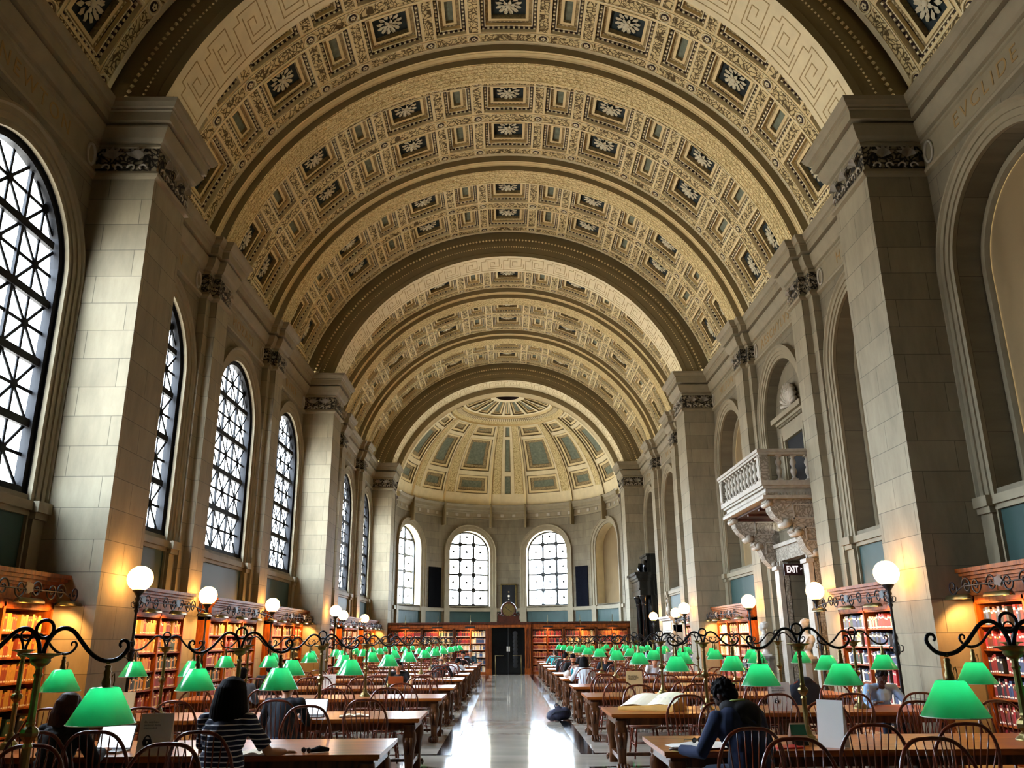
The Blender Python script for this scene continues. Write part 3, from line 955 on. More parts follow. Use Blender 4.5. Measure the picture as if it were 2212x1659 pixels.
# transverse ribs over the pilasters
def rib():
    B = MB('rib_plaster')
    L = rad(76.2)
    n = 48
    prof = [(-.68, RV + .02), (-.68, 7.65), (-.4, 7.65), (-.4, 7.47), (.4, 7.47), (.4, 7.65), (.68, 7.65), (.68, RV + .02)]
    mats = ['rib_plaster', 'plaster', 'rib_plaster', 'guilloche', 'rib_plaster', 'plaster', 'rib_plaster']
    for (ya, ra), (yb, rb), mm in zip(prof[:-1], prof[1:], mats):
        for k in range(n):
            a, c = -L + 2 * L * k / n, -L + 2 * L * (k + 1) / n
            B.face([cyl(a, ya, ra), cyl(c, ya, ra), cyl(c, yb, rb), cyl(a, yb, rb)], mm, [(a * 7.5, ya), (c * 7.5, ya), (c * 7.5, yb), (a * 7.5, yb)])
    for yy, rr in ((-.6, 7.65), (-.46, 7.65), (-.34, 7.47), (.34, 7.47), (.46, 7.65), (.6, 7.65)):
        cbox(B, -L, L, yy - .012, yy + .012, rr, rr - .014, 'plaster', n)
    # beads of the guilloche
    for k in range(120):
        a = -L + 2 * L * (k + .5) / 120
        for yy in (-.12, .12):
            p = cyl(a + (.06 / 7.5 if yy > 0 else 0), yy, 7.455)
            B.tube([cyl(a + (.09 * cos(q)) / 7.47, yy + .09 * sin(q), 7.462) for q in [2 * pi * j / 8 for j in range(8)]], .012, 4, 'plaster', closed=True)
    return B
rib_o = rib().build('ceiling_rib')
for k, y in enumerate(PIL_Y):
    o = rib_o if k == 0 else rib_o.copy()
    if k: COL.objects.link(o)
    o.location = (0, y, 0); struct(o)
# great arches on the piers with a Greek key soffit
RA = 6.8
def great_arch():
    B = MB('rib_plaster')
    L = math.acos((ZT - ZV) / RA) + 0.01
    n = 64
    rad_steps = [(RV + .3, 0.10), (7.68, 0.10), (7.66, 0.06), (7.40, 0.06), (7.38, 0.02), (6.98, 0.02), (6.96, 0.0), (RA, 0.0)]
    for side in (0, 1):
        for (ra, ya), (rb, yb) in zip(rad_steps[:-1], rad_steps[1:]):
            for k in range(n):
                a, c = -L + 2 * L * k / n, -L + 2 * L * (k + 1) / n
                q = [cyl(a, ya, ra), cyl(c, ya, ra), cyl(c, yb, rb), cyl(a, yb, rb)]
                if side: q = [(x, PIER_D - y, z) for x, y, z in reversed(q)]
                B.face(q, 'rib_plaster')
    for k in range(n):
        a, c = -L + 2 * L * k / n, -L + 2 * L * (k + 1) / n
        B.face([cyl(a, 0, RA), cyl(c, 0, RA), cyl(c, PIER_D, RA), cyl(a, PIER_D, RA)], 'pale_plaster', [(a * RA, 0), (c * RA, 0), (c * RA, PIER_D), (a * RA, PIER_D)])
    # bead-and-reel lines on the two faces
    for rr, cnt, rs in ((7.53, 150, .05), (7.22, 200, .03)):
        for k in range(cnt):
            a = -L + 2 * L * (k + .5) / cnt
            for yy in (0.02 if rr < 7.4 else .05, PIER_D - (.02 if rr < 7.4 else .05)):
                c = Vector(cyl(a, yy, rr))
                v = [c + Vector(q) * rs for q in ((1, 0, 0), (-1, 0, 0), (0, 1, 0), (0, -1, 0), (0, 0, 1), (0, 0, -1))]
                B.mesh_add(v, [(0, 2, 4), (2, 1, 4), (1, 3, 4), (3, 0, 4), (2, 0, 5), (1, 2, 5), (3, 1, 5), (0, 3, 5)], 'plaster')
    # Greek key: one unit in a 10 x 10 grid, repeated round the soffit
    U = 0.86
    path1 = [(0, .8), (6, .8), (6, 6.6), (2, 6.6), (2, 3.2), (4, 3.2), (4, 4.8)]
    path2 = [(0, 9.4), (8, 9.4), (8, 2.2), (10, 2.2), (10, .8)]
    path3 = [(1, 2), (1, 8), (7, 8), (7, 5.2)]; path4 = [(8, 9.4), (10, 9.4)]
    cnt = int(2 * L * RA / U); U = 2 * L * RA / cnt
    y0, H_ = .10, 1.2
    for k in range(cnt):
        base = -L * RA + k * U
        for pth in (path1, path2, path3, path4):
            for (xa, ya), (xb, yb) in zip(pth[:-1], pth[1:]):
                sa, sb = base + xa / 10 * U, base + xb / 10 * U
                va, vb = y0 + ya / 10 * H_, y0 + yb / 10 * H_
                w_ = .011
                s0, s1 = min(sa, sb) - w_, max(sa, sb) + w_
                v0, v1 = min(va, vb) - w_, max(va, vb) + w_
                cbox(B, s0 / RA, s1 / RA, v0, v1, RA, RA - .006, 'key_line', 1 if s1 - s0 < .3 else 3)
    return B
ga = great_arch().build('ceiling_arch')
for k, y in enumerate(PIER_Y):
    o = ga if k == 0 else ga.copy()
    if k: COL.objects.link(o)
    o.location = (0, y, 0); struct(o)
# second, shallower arch at the mouth of the apse and the half dome
B = MB('pale_plaster')
DZ, DR = 9.07, 6.45
def sph(ph, al, r=6.45):
    return (r * sin(ph) * cos(al), APY + .0 + r * cos(ph) * cos(al), DZ + r * sin(al))
# tympanum between the last great arch and the dome mouth
n = 64
for k in range(n):
    a, c = -rad(76) + rad(152) * k / n, -rad(76) + rad(152) * (k + 1) / n
    def dm(t):   # point of the dome mouth at the same bearing
        q = math.atan2(RA * cos(t) + ZV - DZ, RA * sin(t))
        return (DR * cos(q), APY + .02, DZ + DR * sin(q))
    B.face([cyl(a, 46.66, RA), cyl(c, 46.66, RA), cyl(c, 46.72, 6.82), cyl(a, 46.72, 6.82)], 'pale_plaster')
    B.face([cyl(a, 46.74, 6.82), cyl(c, 46.74, 6.82), cyl(c, 46.74, 6.52), cyl(a, 46.74, 6.52)], 'rib_plaster')
    B.face([cyl(a, 46.74, 6.52), cyl(c, 46.74, 6.52), dm(c), dm(a)], 'pale_plaster')
o = B.build('ceiling_tympanum'); struct(o)
def half_dome():
    B = MB('pale_plaster')
    def sq(p0, p1, a0, a1, r, mat, n=3, m_=4):
        for i in range(n):
            for j in range(m_):
                pa, pb = p0 + (p1 - p0) * i / n, p0 + (p1 - p0) * (i + 1) / n
                aa, ab = a0 + (a1 - a0) * j / m_, a0 + (a1 - a0) * (j + 1) / m_
                B.face([sph(rad(pa), rad(aa), r), sph(rad(pb), rad(aa), r), sph(rad(pb), rad(ab), r), sph(rad(pa), rad(ab), r)], mat,
                       [(rad(pa) * DR, rad(aa) * DR), (rad(pb) * DR, rad(aa) * DR), (rad(pb) * DR, rad(ab) * DR), (rad(pa) * DR, rad(ab) * DR)])
    def wall(p0, p1, a0, a1, ra, rb, mat):
        for (pa, aa, pb, ab) in ((p0, a0, p1, a0), (p1, a0, p1, a1), (p1, a1, p0, a1), (p0, a1, p0, a0)):
            for k in range(3):
                t0, t1 = k / 3, (k + 1) / 3
                q0 = (pa + (pb - pa) * t0, aa + (ab - aa) * t0); q1 = (pa + (pb - pa) * t1, aa + (ab - aa) * t1)
                B.face([sph(rad(q0[0]), rad(q0[1]), ra), sph(rad(q1[0]), rad(q1[1]), ra), sph(rad(q1[0]), rad(q1[1]), rb), sph(rad(q0[0]), rad(q0[1]), rb)], mat)
    def panel(p0, p1, a0, a1, core, steps=((0.05, .05, 'rib_plaster'), (.13, .02, 'plaster'), (.03, .04, 'rib_plaster'), (.16, .02, 'leaf_band'), (.025, .03, 'rib_plaster'))):
        r = DR
        for ins, dep, mat in steps:
            k = ins / DR * 57.3
            kp = k / max(.3, cos(rad((a0 + a1) / 2)))
            if p1 - p0 <= 2 * kp + .4 or a1 - a0 <= 2 * k + .4: break
            wall(p0, p1, a0, a1, r, r + dep, mat)
            r += dep
            sq(p0, p1, a0, a0 + k, r, mat, 3, 1); sq(p0, p1, a1 - k, a1, r, mat, 3, 1)
            sq(p0, p0 + kp, a0 + k, a1 - k, r, mat, 1, 3); sq(p1 - kp, p1, a0 + k, a1 - k, r, mat, 1, 3)
            p0 += kp; p1 -= kp; a0 += k; a1 -= k
        sq(p0, p1, a0, a1, r, core, 2, 3)
    rows_ = [(15, 25.5), (28, 48.5), (50.5, 57.5)]
    cols = [(-1.9, 1.9), (12.3, 32.2), (-32.2, -12.3), (41.5, 57.6), (-57.6, -41.5), (68.5, 86), (-86, -68.5)]
    zb = [6, 15, 25.5, 28, 48.5, 50.5, 57.5, 59]
    pe = sorted({-90, 90} | {q for c in cols for q in c} | {s * q for q in (4.2, 9.4, 33.6, 38.8, 60, 65) for s in (-1, 1)})
    for a, c in zip(pe[:-1], pe[1:]):
        mid = (a + c) / 2
        incol = any(p[0] < mid < p[1] for p in cols)
        orn = any(q0 < abs(mid) < q1 for q0, q1 in ((4.2, 9.4), (33.6, 38.8), (60, 65)))
        for z0, z1 in zip(zb[:-1], zb[1:]):
            isrow = any(r0 <= z0 and z1 <= r1 for r0, r1 in rows_)
            if incol and isrow:
                panel(a, c, z0, z1, 'coffer_teal')
            else:
                sq(a, c, z0, z1, DR, 'guilloche' if orn and z0 >= 15 else 'pale_plaster', max(1, int((c - a) / 6)), max(1, int((z1 - z0) / 5)))
    for q in (-66.5, -39.8, -10.5, 10.5, 39.8, 66.5):      # raised meridian ribs
        for j in range(16):
            a0, a1 = 6 + 53 * j / 16, 6 + 53 * (j + 1) / 16
            w_ = .55
            B.face([sph(rad(q - w_), rad(a0), DR - .02), sph(rad(q + w_), rad(a0), DR - .1), sph(rad(q + w_), rad(a1), DR - .1), sph(rad(q - w_), rad(a1), DR - .02)], 'plaster')
            B.face([sph(rad(q + w_), rad(a0), DR - .1), sph(rad(q + w_), rad(a0), DR), sph(rad(q + w_), rad(a1), DR), sph(rad(q + w_), rad(a1), DR - .1)], 'rib_plaster')
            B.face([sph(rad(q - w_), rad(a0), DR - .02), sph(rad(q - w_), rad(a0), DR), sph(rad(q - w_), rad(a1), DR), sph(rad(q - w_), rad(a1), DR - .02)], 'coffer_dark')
    for q in (-38.8, -33.6, -9.4, -4.2, 4.2, 9.4, 33.6, 38.8, 60, 65, -60, -65):
        for j in range(12):
            a0, a1 = 15 + 44 * j / 12, 15 + 44 * (j + 1) / 12
            w_ = .18
            B.face([sph(rad(q - w_), rad(a0), DR - .012), sph(rad(q + w_), rad(a0), DR - .012), sph(rad(q + w_), rad(a1), DR - .012), sph(rad(q - w_), rad(a1), DR - .012)], 'key_line')
    # ring, dentils, crown panels
    sq(-90, 90, 59, 62, DR, 'guilloche', 36, 1)
    sq(-90, 90, 62, 65, DR, 'leaf_band', 36, 1)
    for k in range(72):
        a = -89 + 178 * k / 71
        sq(a - .55, a + .55, 62.4, 64.6, DR - .06, 'dentil', 1, 1)
        B.face([sph(rad(a - .55), rad(62.4), DR - .06), sph(rad(a + .55), rad(62.4), DR - .06), sph(rad(a + .55), rad(62.4), DR), sph(rad(a - .55), rad(62.4), DR)], 'dentil')
    for j in range(36):
        a, c = -90 + 5 * j, -85 + 5 * j
        B.face([sph(rad(a), rad(59), DR - .09), sph(rad(c), rad(59), DR - .09), sph(rad(c), rad(59.6), DR), sph(rad(a), rad(59.6), DR)], 'plaster')
        B.face([sph(rad(a), rad(59), DR - .09), sph(rad(c), rad(59), DR - .09), sph(rad(c), rad(58.6), DR), sph(rad(a), rad(58.6), DR)], 'rib_plaster')
        B.face([sph(rad(a), rad(65.5), DR - .1), sph(rad(c), rad(65.5), DR - .1), sph(rad(c), rad(66.5), DR), sph(rad(a), rad(66.5), DR)], 'plaster')
        B.face([sph(rad(a), rad(65.5), DR - .1), sph(rad(c), rad(65.5), DR - .1), sph(rad(c), rad(65), DR), sph(rad(a), rad(65), DR)], 'plaster')
    ce = [-88, -70, -66, -48, -44, -27, -23, -6.5, 6.5, 23, 27, 44, 48, 66, 70, 88]
    ce = [(-89, -72), (-68, -51), (-47, -29), (-25, -8), (-4.5, 4.5), (8, 25), (29, 47), (51, 68), (72, 89)]
    pe2 = sorted({-90, 90} | {q for c in ce for q in c})
    for a, c in zip(pe2[:-1], pe2[1:]):
        mid = (a + c) / 2
        for z0, z1 in ((65, 67.5), (67.5, 81), (81, 84)):
            if z0 == 67.5 and any(p[0] < mid < p[1] for p in ce): panel(a, c, z0, z1, 'coffer_teal', ((.05, .05, 'rib_plaster'), (.07, .03, 'plaster'), (.08, .04, 'leaf_band')))
            else: sq(a, c, z0, z1, DR, 'dentil', 3, 1)
    sq(-90, 90, 84, 90, DR + .6, 'coffer_dark', 24, 4)
    for k in range(24):
        a, c = -90 + 7.5 * k, -82.5 + 7.5 * k
        B.face([sph(rad(a), rad(84), DR), sph(rad(c), rad(84), DR), sph(rad(c), rad(84), DR + .6), sph(rad(a), rad(84), DR + .6)], 'coffer_dark')
    return B
o = half_dome().build('ceiling_dome'); struct(o)
# blocks daylight above the vault: attic walls down to the cornice
B = MB('limestone')
for sx in (-1, 1):
    B.face([(sx * 7.9, Y0, ZT - .4), (sx * 7.9, 46.7, ZT - .4), (sx * 7.9, 46.7, 17.6), (sx * 7.9, Y0, 17.6)])
    B.face([(sx * 7.5, Y0, ZT - .02), (sx * 7.5, 46.7, ZT - .02), (sx * 7.9, 46.7, ZT - .02), (sx * 7.9, Y0, ZT - .02)])
B.face([(-7.9, Y0, 17.6), (7.9, Y0, 17.6), (7.9, 46.7, 17.6), (-7.9, 46.7, 17.6)])
o = B.build('ceiling_attic'); struct(o)

# unseen shells added behind vault and apse to stop daylight leaking in
B = MB('coffer_dark')
for k in range(40):
    a, c = rad(-79 + 158 * k / 40), rad(-79 + 158 * (k + 1) / 40)
    B.face([cyl(a, Y0, 8.4), cyl(c, Y0, 8.4), cyl(c, 47.3, 8.4), cyl(a, 47.3, 8.4)])
for i in range(24):
    for j in range(12):
        p0, p1 = -95 + 190 * i / 24, -95 + 190 * (i + 1) / 24
        a0, a1 = 90 * j / 12, 90 * (j + 1) / 12
        B.face([sph(rad(p0), rad(a0), 7.1), sph(rad(p1), rad(a0), 7.1), sph(rad(p1), rad(a1), 7.1), sph(rad(p0), rad(a1), 7.1)])
for k in range(40):
    a, c = rad(-79 + 158 * k / 40), rad(-79 + 158 * (k + 1) / 40)
    B.face([cyl(a, 46.95, 6.75), cyl(c, 46.95, 6.75), cyl(c, 46.95, 8.6), cyl(a, 46.95, 8.6)])
for k in range(36):
    a, c = rad(-95 + 190 * k / 36), rad(-95 + 190 * (k + 1) / 36)
    q = lambda t, r, z: (r * sin(t), APY + r * cos(t), z)
    B.face([q(a, 6.36, 10.02), q(c, 6.36, 10.02), q(c, 7.2, 10.02), q(a, 7.2, 10.02)])
for sx in (-1, 1):
    B.face([(sx * 6.425, 46.6, 0), (sx * 6.425, 47.0, 0), (sx * 6.425, 47.0, 11.2), (sx * 6.425, 46.6, 11.2)], 'limestone')
    B.face([(sx * 6.4, 46.75, 0), (sx * 8.6, 46.75, 0), (sx * 8.6, 46.75, 18), (sx * 6.4, 46.75, 18)], 'limestone')
o = B.build('ceiling_leak_shell'); struct(o)
# ================================================================== FURNITURE
SIDE = {-1: 'left', 1: 'right'}
TY = {-1: [5.35, 8.9, 12.5, 16.5, 19.8, 23.7, 27.1, 30.6, 34.3, 37.8, 41.2],
      1: [5.35, 8.9, 12.9, 16.5, 19.8, 23.5, 26.9, 30.6, 34.3, 37.8, 41.2]}
TX0, TX1, THD = 1.31, 6.18, 0.65
# ---- oak reading table -----------------------------------------------
def table_leg():
    B = MB('table_leg_wood')
    prof = [(.66, .075, .075), (.62, .085, .085), (.585, .07, .07), (.55, .082, .085), (.46, .088, .09), (.36, .07, .072), (.22, .055, .06), (.12, .052, .062), (.07, .06, .075), (.0, .062, .08)]
    n = 16; v = []
    for z, a, c in prof:
        for k in range(n):
            t = 2 * pi * k / n
            e = 0.82 + 0.18 * abs(cos(2 * t)) if False else 1.0
            fl = 1.0 + (0.07 if k % 2 else -0.05) * (1 if .1 < z < .56 else .3)
            # squarish section
            q = max(abs(cos(t)), abs(sin(t))) ** 0.6
            v.append((a * cos(t) / q * fl, c * sin(t) / q * fl, z))
    f = [(i * n + k, i * n + (k + 1) % n, (i + 1) * n + (k + 1) % n, (i + 1) * n + k) for i in range(len(prof) - 1) for k in range(n)]
    B.mesh_add(v, [tuple(reversed(q)) for q in f], None, True)
    B.mesh_add([(x * 1.0, y, .66) for x, y, z in v[:n]], [tuple(range(n))])
    # acanthus scroll at the knee
    B.tube([(-.03, -.09, .5), (-.03, -.115, .44), (-.03, -.1, .36), (-.03, -.075, .3)], [.03, .035, .025, .012], 6)
    B.tube([(.03, -.09, .5), (.03, -.115, .44), (.03, -.1, .36), (.03, -.075, .3)], [.03, .035, .025, .012], 6)
    # lion paw: four toes with claws
    for k in range(4):
        x = -.06 + .04 * k
        B.tube([(x, -.03, .085), (x * 1.1, -.085, .09), (x * 1.15, -.125, .06), (x * 1.15, -.15, .022)], [.02, .026, .026, .012], 8)
    B.tube([(0, .07, .05), (0, .0, .06), (0, -.06, .06)], [.035, .06, .055], 10)
    return B
def make_table():
    t = thing('reading_table', 'x', 'table')
    L = TX1 - TX0
    B = MB('table_wood')
    bev = .012
    prof = [(0, .690), (.0, .695), (-.012, .715), (-.012, .742), (0.0, .75)]
    B.box(0, L, -THD, THD, .712, .75)
    B.box(.015, L - .015, -THD + .015, THD - .015, .695, .712)
    B.build('tabletop', t)
    B = MB('table_leg_wood')
    B.box(.07, L - .07, -THD + .1, -THD + .13, .60, .695); B.box(.07, L - .07, THD - .13, THD - .1, .60, .695)
    B.box(.07, .10, -THD + .1, THD - .1, .60, .695); B.box(L - .1, L - .07, -THD + .1, THD - .1, .60, .695)
    B.build('apron', t)
    lm = None
    for x in (.14, L / 2, L - .14):
        for sy in (-1, 1):
            if lm is None: o = table_leg().build('leg', t); lm = o.data
            else:
                o = bpy.data.objects.new('leg', lm); COL.objects.link(o); o.parent = t
            o.location = (x, sy * (THD - .14), 0); o.rotation_euler = (0, 0, 0 if sy < 0 else pi)
    B = MB('table_leg_wood')
    for x in (.14, L / 2, L - .14):
        B.box(x - .03, x + .03, -THD + .2, THD - .2, .13, .19)
    B.box(.14, L - .14, -.035, .035, .14, .18)
    B.build('stretcher', t)
    return t
tab0 = make_table()
def nth_table(k, sx):
    if k == 10: return 'the farthest %s table' % SIDE[sx]
    return 'the %s %s table' % (ORD[k], SIDE[sx])
first = True
for sx in (-1, 1):
    for k, y in enumerate(TY[sx]):
        x = TX0 if sx > 0 else -TX1
        lab = 'long oak reading table on lion-paw legs, %s in the row %s of the aisle' % ('farthest' if k == 10 else ('nearest' if k == 0 else ORD[k]), SIDE[sx])
        if first:
            tab0.location = (x, y, 0); tab0['label'] = lab; tab0['group'] = 'oak reading tables'; first = False
        else: dup(tab0, (x, y, 0), 0, lab, 'oak reading tables')

# ---- bow-backed Windsor chair ------------------------------------------
def make_chair(detail=True):
    t = thing('windsor_chair', 'x', 'chair')
    P = {}
    # seat faces -y (sitter looks towards +y): back of the chair is at -y
    B = MB('chair_wood')
    n = 18; v = []
    out = []
    for k in range(n):
        a = 2 * pi * k / n
        r = 1.0
        x = .235 * cos(a) * (1.0 if sin(a) < 0 else 1.04); y = .215 * sin(a)
        out.append((x, y))
    for z, s_ in ((.425, .86), (.44, .97), (.458, 1.0), (.465, .985)):
        for x, y in out: v.append((x * s_, y * s_, z))
    f = [(i * n + k, i * n + (k + 1) % n, (i + 1) * n + (k + 1) % n, (i + 1) * n + k) for i in range(3) for k in range(n)]
    v.append((0, -.02, .452)); c = len(v) - 1
    f += [(3 * n + k, 3 * n + (k + 1) % n, c) for k in range(n)] + [tuple(reversed(range(n)))]
    B.mesh_add(v, f, None, True)
    P['seat'] = B
    # bow: rises from the seat edge, leaning back
    B = MB('chair_wood')
    def bow(u):      # u 0..1 along the hoop
        a = pi * u
        x = -.285 * cos(a)
        if abs(cos(a)) > .98: x = -.285 * cos(a)
        h = sin(a) ** .8
        x = -.305 * (1 if cos(a) > 0 else -1) * abs(cos(a)) ** .62 * (.80 + .20 * min(1, sin(a) * 2.2))
        if u < .12 or u > .88:
            pass
        z = .455 + .575 * h
        y = -.15 - .05 * sin(a) - .13 * (z - .455)
        return Vector((x, y, z))
    B.tube([bow(k / 22) for k in range(23)], .0155, 8 if detail else 6)
    P['bow'] = B
    sp = []
    for k in range(9 if detail else 7):
        nn = 9 if detail else 7
        f_ = (k + 1) / (nn + 1)
        x0 = -.17 + .34 * k / (nn - 1)
        best = min((bow(u / 200) for u in range(30, 171)), key=lambda p: abs(p.x - (-.262 + .524 * k / (nn - 1))))
        B = MB('chair_wood')
        y0 = -.19 + .02 * abs(k - (nn - 1) / 2) / 3
        p0 = Vector((x0, y0, .455)); p1 = best
        B.tube([p0, p0.lerp(p1, .35), p0.lerp(p1, .7), p1], [.0065, .0085, .0065, .005], 5 if detail else 4)
        sp.append(B)
    P['spindle'] = sp
    legs = []
    for sx, sy in ((-1, 1), (1, 1), (-1, -1), (1, -1)):
        B = MB('chair_wood')
        p0 = Vector((sx * .15, sy * .12, .44)); p1 = Vector((sx * .215, sy * .205, 0))
        L = [(0, .014), (.12, .018), (.3, .02), (.34, .013), (.37, .02), (.5, .02), (.6, .022), (.66, .012), (.7, .019), (.9, .014), (1, .013)]
        B.tube([p0.lerp(p1, a) for a, r in L], [r for a, r in L], 8 if detail else 5)
        legs.append(B)
    P['leg'] = legs
    B = MB('chair_wood')
    for sx in (-1, 1):
        B.tube([(sx * .186, .165, .2), (sx * .186, 0, .2), (sx * .186, -.165, .2)], [.009, .014, .009], 6)
    B.tube([(-.186, 0, .2), (0, 0, .2), (.186, 0, .2)], [.009, .014, .009], 6)
    P['stretcher'] = B
    if detail:
        for n_, q in P.items():
            for b_ in (q if isinstance(q, list) else [q]): b_.build(n_, t)
        return t
    A = MB('chair_wood')
    for n_, q in P.items():
        for b_ in (q if isinstance(q, list) else [q]):
            A.mesh_add(b_.v, b_.f, None, True)
    COL.objects.unlink(t); bpy.data.objects.remove(t)
    return A.build('windsor_chair')
ch_hi = make_chair(True)
ch_lo = make_chair(False)
used_hi = used_lo = False
CH = {}
def place_chair(x, y, rz, label, hi):
    """rz = 0: back towards the camera"""
    global used_hi, used_lo
    src = ch_hi if hi else ch_lo
    if hi and not used_hi:
        used_hi = True; o = src
    elif not hi and not used_lo:
        used_lo = True; o = src
    elif hi: o = dup(src, (0, 0, 0))
    else:
        o = src.copy(); COL.objects.link(o)
    o.location = (x, y, 0); o.rotation_euler = (0, 0, rz)
    tag(o, label, 'chair', 'bow-backed wooden chairs at the reading tables')
    return o
# explicit seats for the nearest rows (x, offset from the table edge), regular spacing behind
NEAR = {(-1, 0, 'f'): [(-2.63, .35), (-3.62, .33), (-4.6, .4), (-5.6, .35)], (1, 0, 'f'): [(1.99, .35), (2.98, .3), (4.0, .35), (5.0, .3)],
        (-1, 1, 'n'): [(-2.68, .52), (-3.64, .42), (-4.14, .40), (-5.3, .35)], (1, 1, 'n'): [(1.87, .62), (3.02, .4), (3.80, .38), (4.72, .36), (5.6, .4)],
        (-1, 1, 'f'): [(-2.42, .42), (-3.3, .38), (-4.3, .36), (-5.4, .36)], (1, 1, 'f'): [(2.35, .4), (3.55, .36), (4.6, .35), (5.55, .35)],
        (-1, 2, 'n'): [(-1.95, .32), (-3.08, .35), (-4.35, .36), (-5.45, .36)], (1, 2, 'n'): [(2.25, .4), (3.45, .36), (4.45, .36), (5.35, .3)]}
PLACES = ['aisle end', 'second from the aisle', 'third from the aisle', 'fourth from the aisle', 'wall end']
for sx in (-1, 1):
    for k, y in enumerate(TY[sx]):
        for side in ('n', 'f'):
            if k == 0 and side == 'n': continue
            spots = NEAR.get((sx, k, side))
            if spots is None:
                rnd = random.Random(k * 10 + (5 if side == 'f' else 0) + sx)
                spots = [(sx * (1.95 + 1.05 * i + rnd.uniform(-.12, .12)), .34 + rnd.uniform(-.05, .08)) for i in range(4)]
            for i, (x, off) in enumerate(spots):
                yy = y - THD - off if side == 'n' else y + THD + off
                rnd = random.Random(int(abs(x) * 100) + k)
                rz = (0 if side == 'n' else pi) + rnd.uniform(-.12, .12)
                lab = 'bow-backed wooden chair, %s side of %s, %s' % ('near' if side == 'n' else 'far', nth_table(k, sx), PLACES[i] if i < len(spots) - 1 else 'wall end')
                CH[(sx, k, side, i)] = place_chair(x, yy, rz, lab, k <= 4)

# ---- double-arm reading lamp -------------------------------------------
def shade_glass():
    m_, nt, b = new_mat('green_glass')
    nt.nodes.remove(b); out = nt.nodes['Material Output']
    df = nt.nodes.new('ShaderNodeBsdfDiffuse'); df.inputs[0].default_value = lin('#058a44')
    tl = nt.nodes.new('ShaderNodeBsdfTranslucent'); tl.inputs[0].default_value = (0.01, 0.62, 0.30, 1)
    gl = nt.nodes.new('ShaderNodeBsdfGlossy'); gl.inputs['Roughness'].default_value = 0.18
    m1 = nt.nodes.new('ShaderNodeMixShader'); m1.inputs[0].default_value = 0.55
    m2 = nt.nodes.new('ShaderNodeMixShader'); m2.inputs[0].default_value = 0.14
    nt.links.new(df.outputs[0], m1.inputs[1]); nt.links.new(tl.outputs[0], m1.inputs[2])
    nt.links.new(m1.outputs[0], m2.inputs[1]); nt.links.new(gl.outputs[0], m2.inputs[2])
    nt.links.new(m2.outputs[0], out.inputs[0])
shade_glass()
flat('shade_rim', '#bfe8c8', 0.3)
emit('bulb_glow', '#ffd9a0', 14.0)
emit('globe_glow', '#ffb560', 20.0)
LAMP_W, GLOBE_W, CASE_W = 7.5, 200.0, 48.0
AX = .42
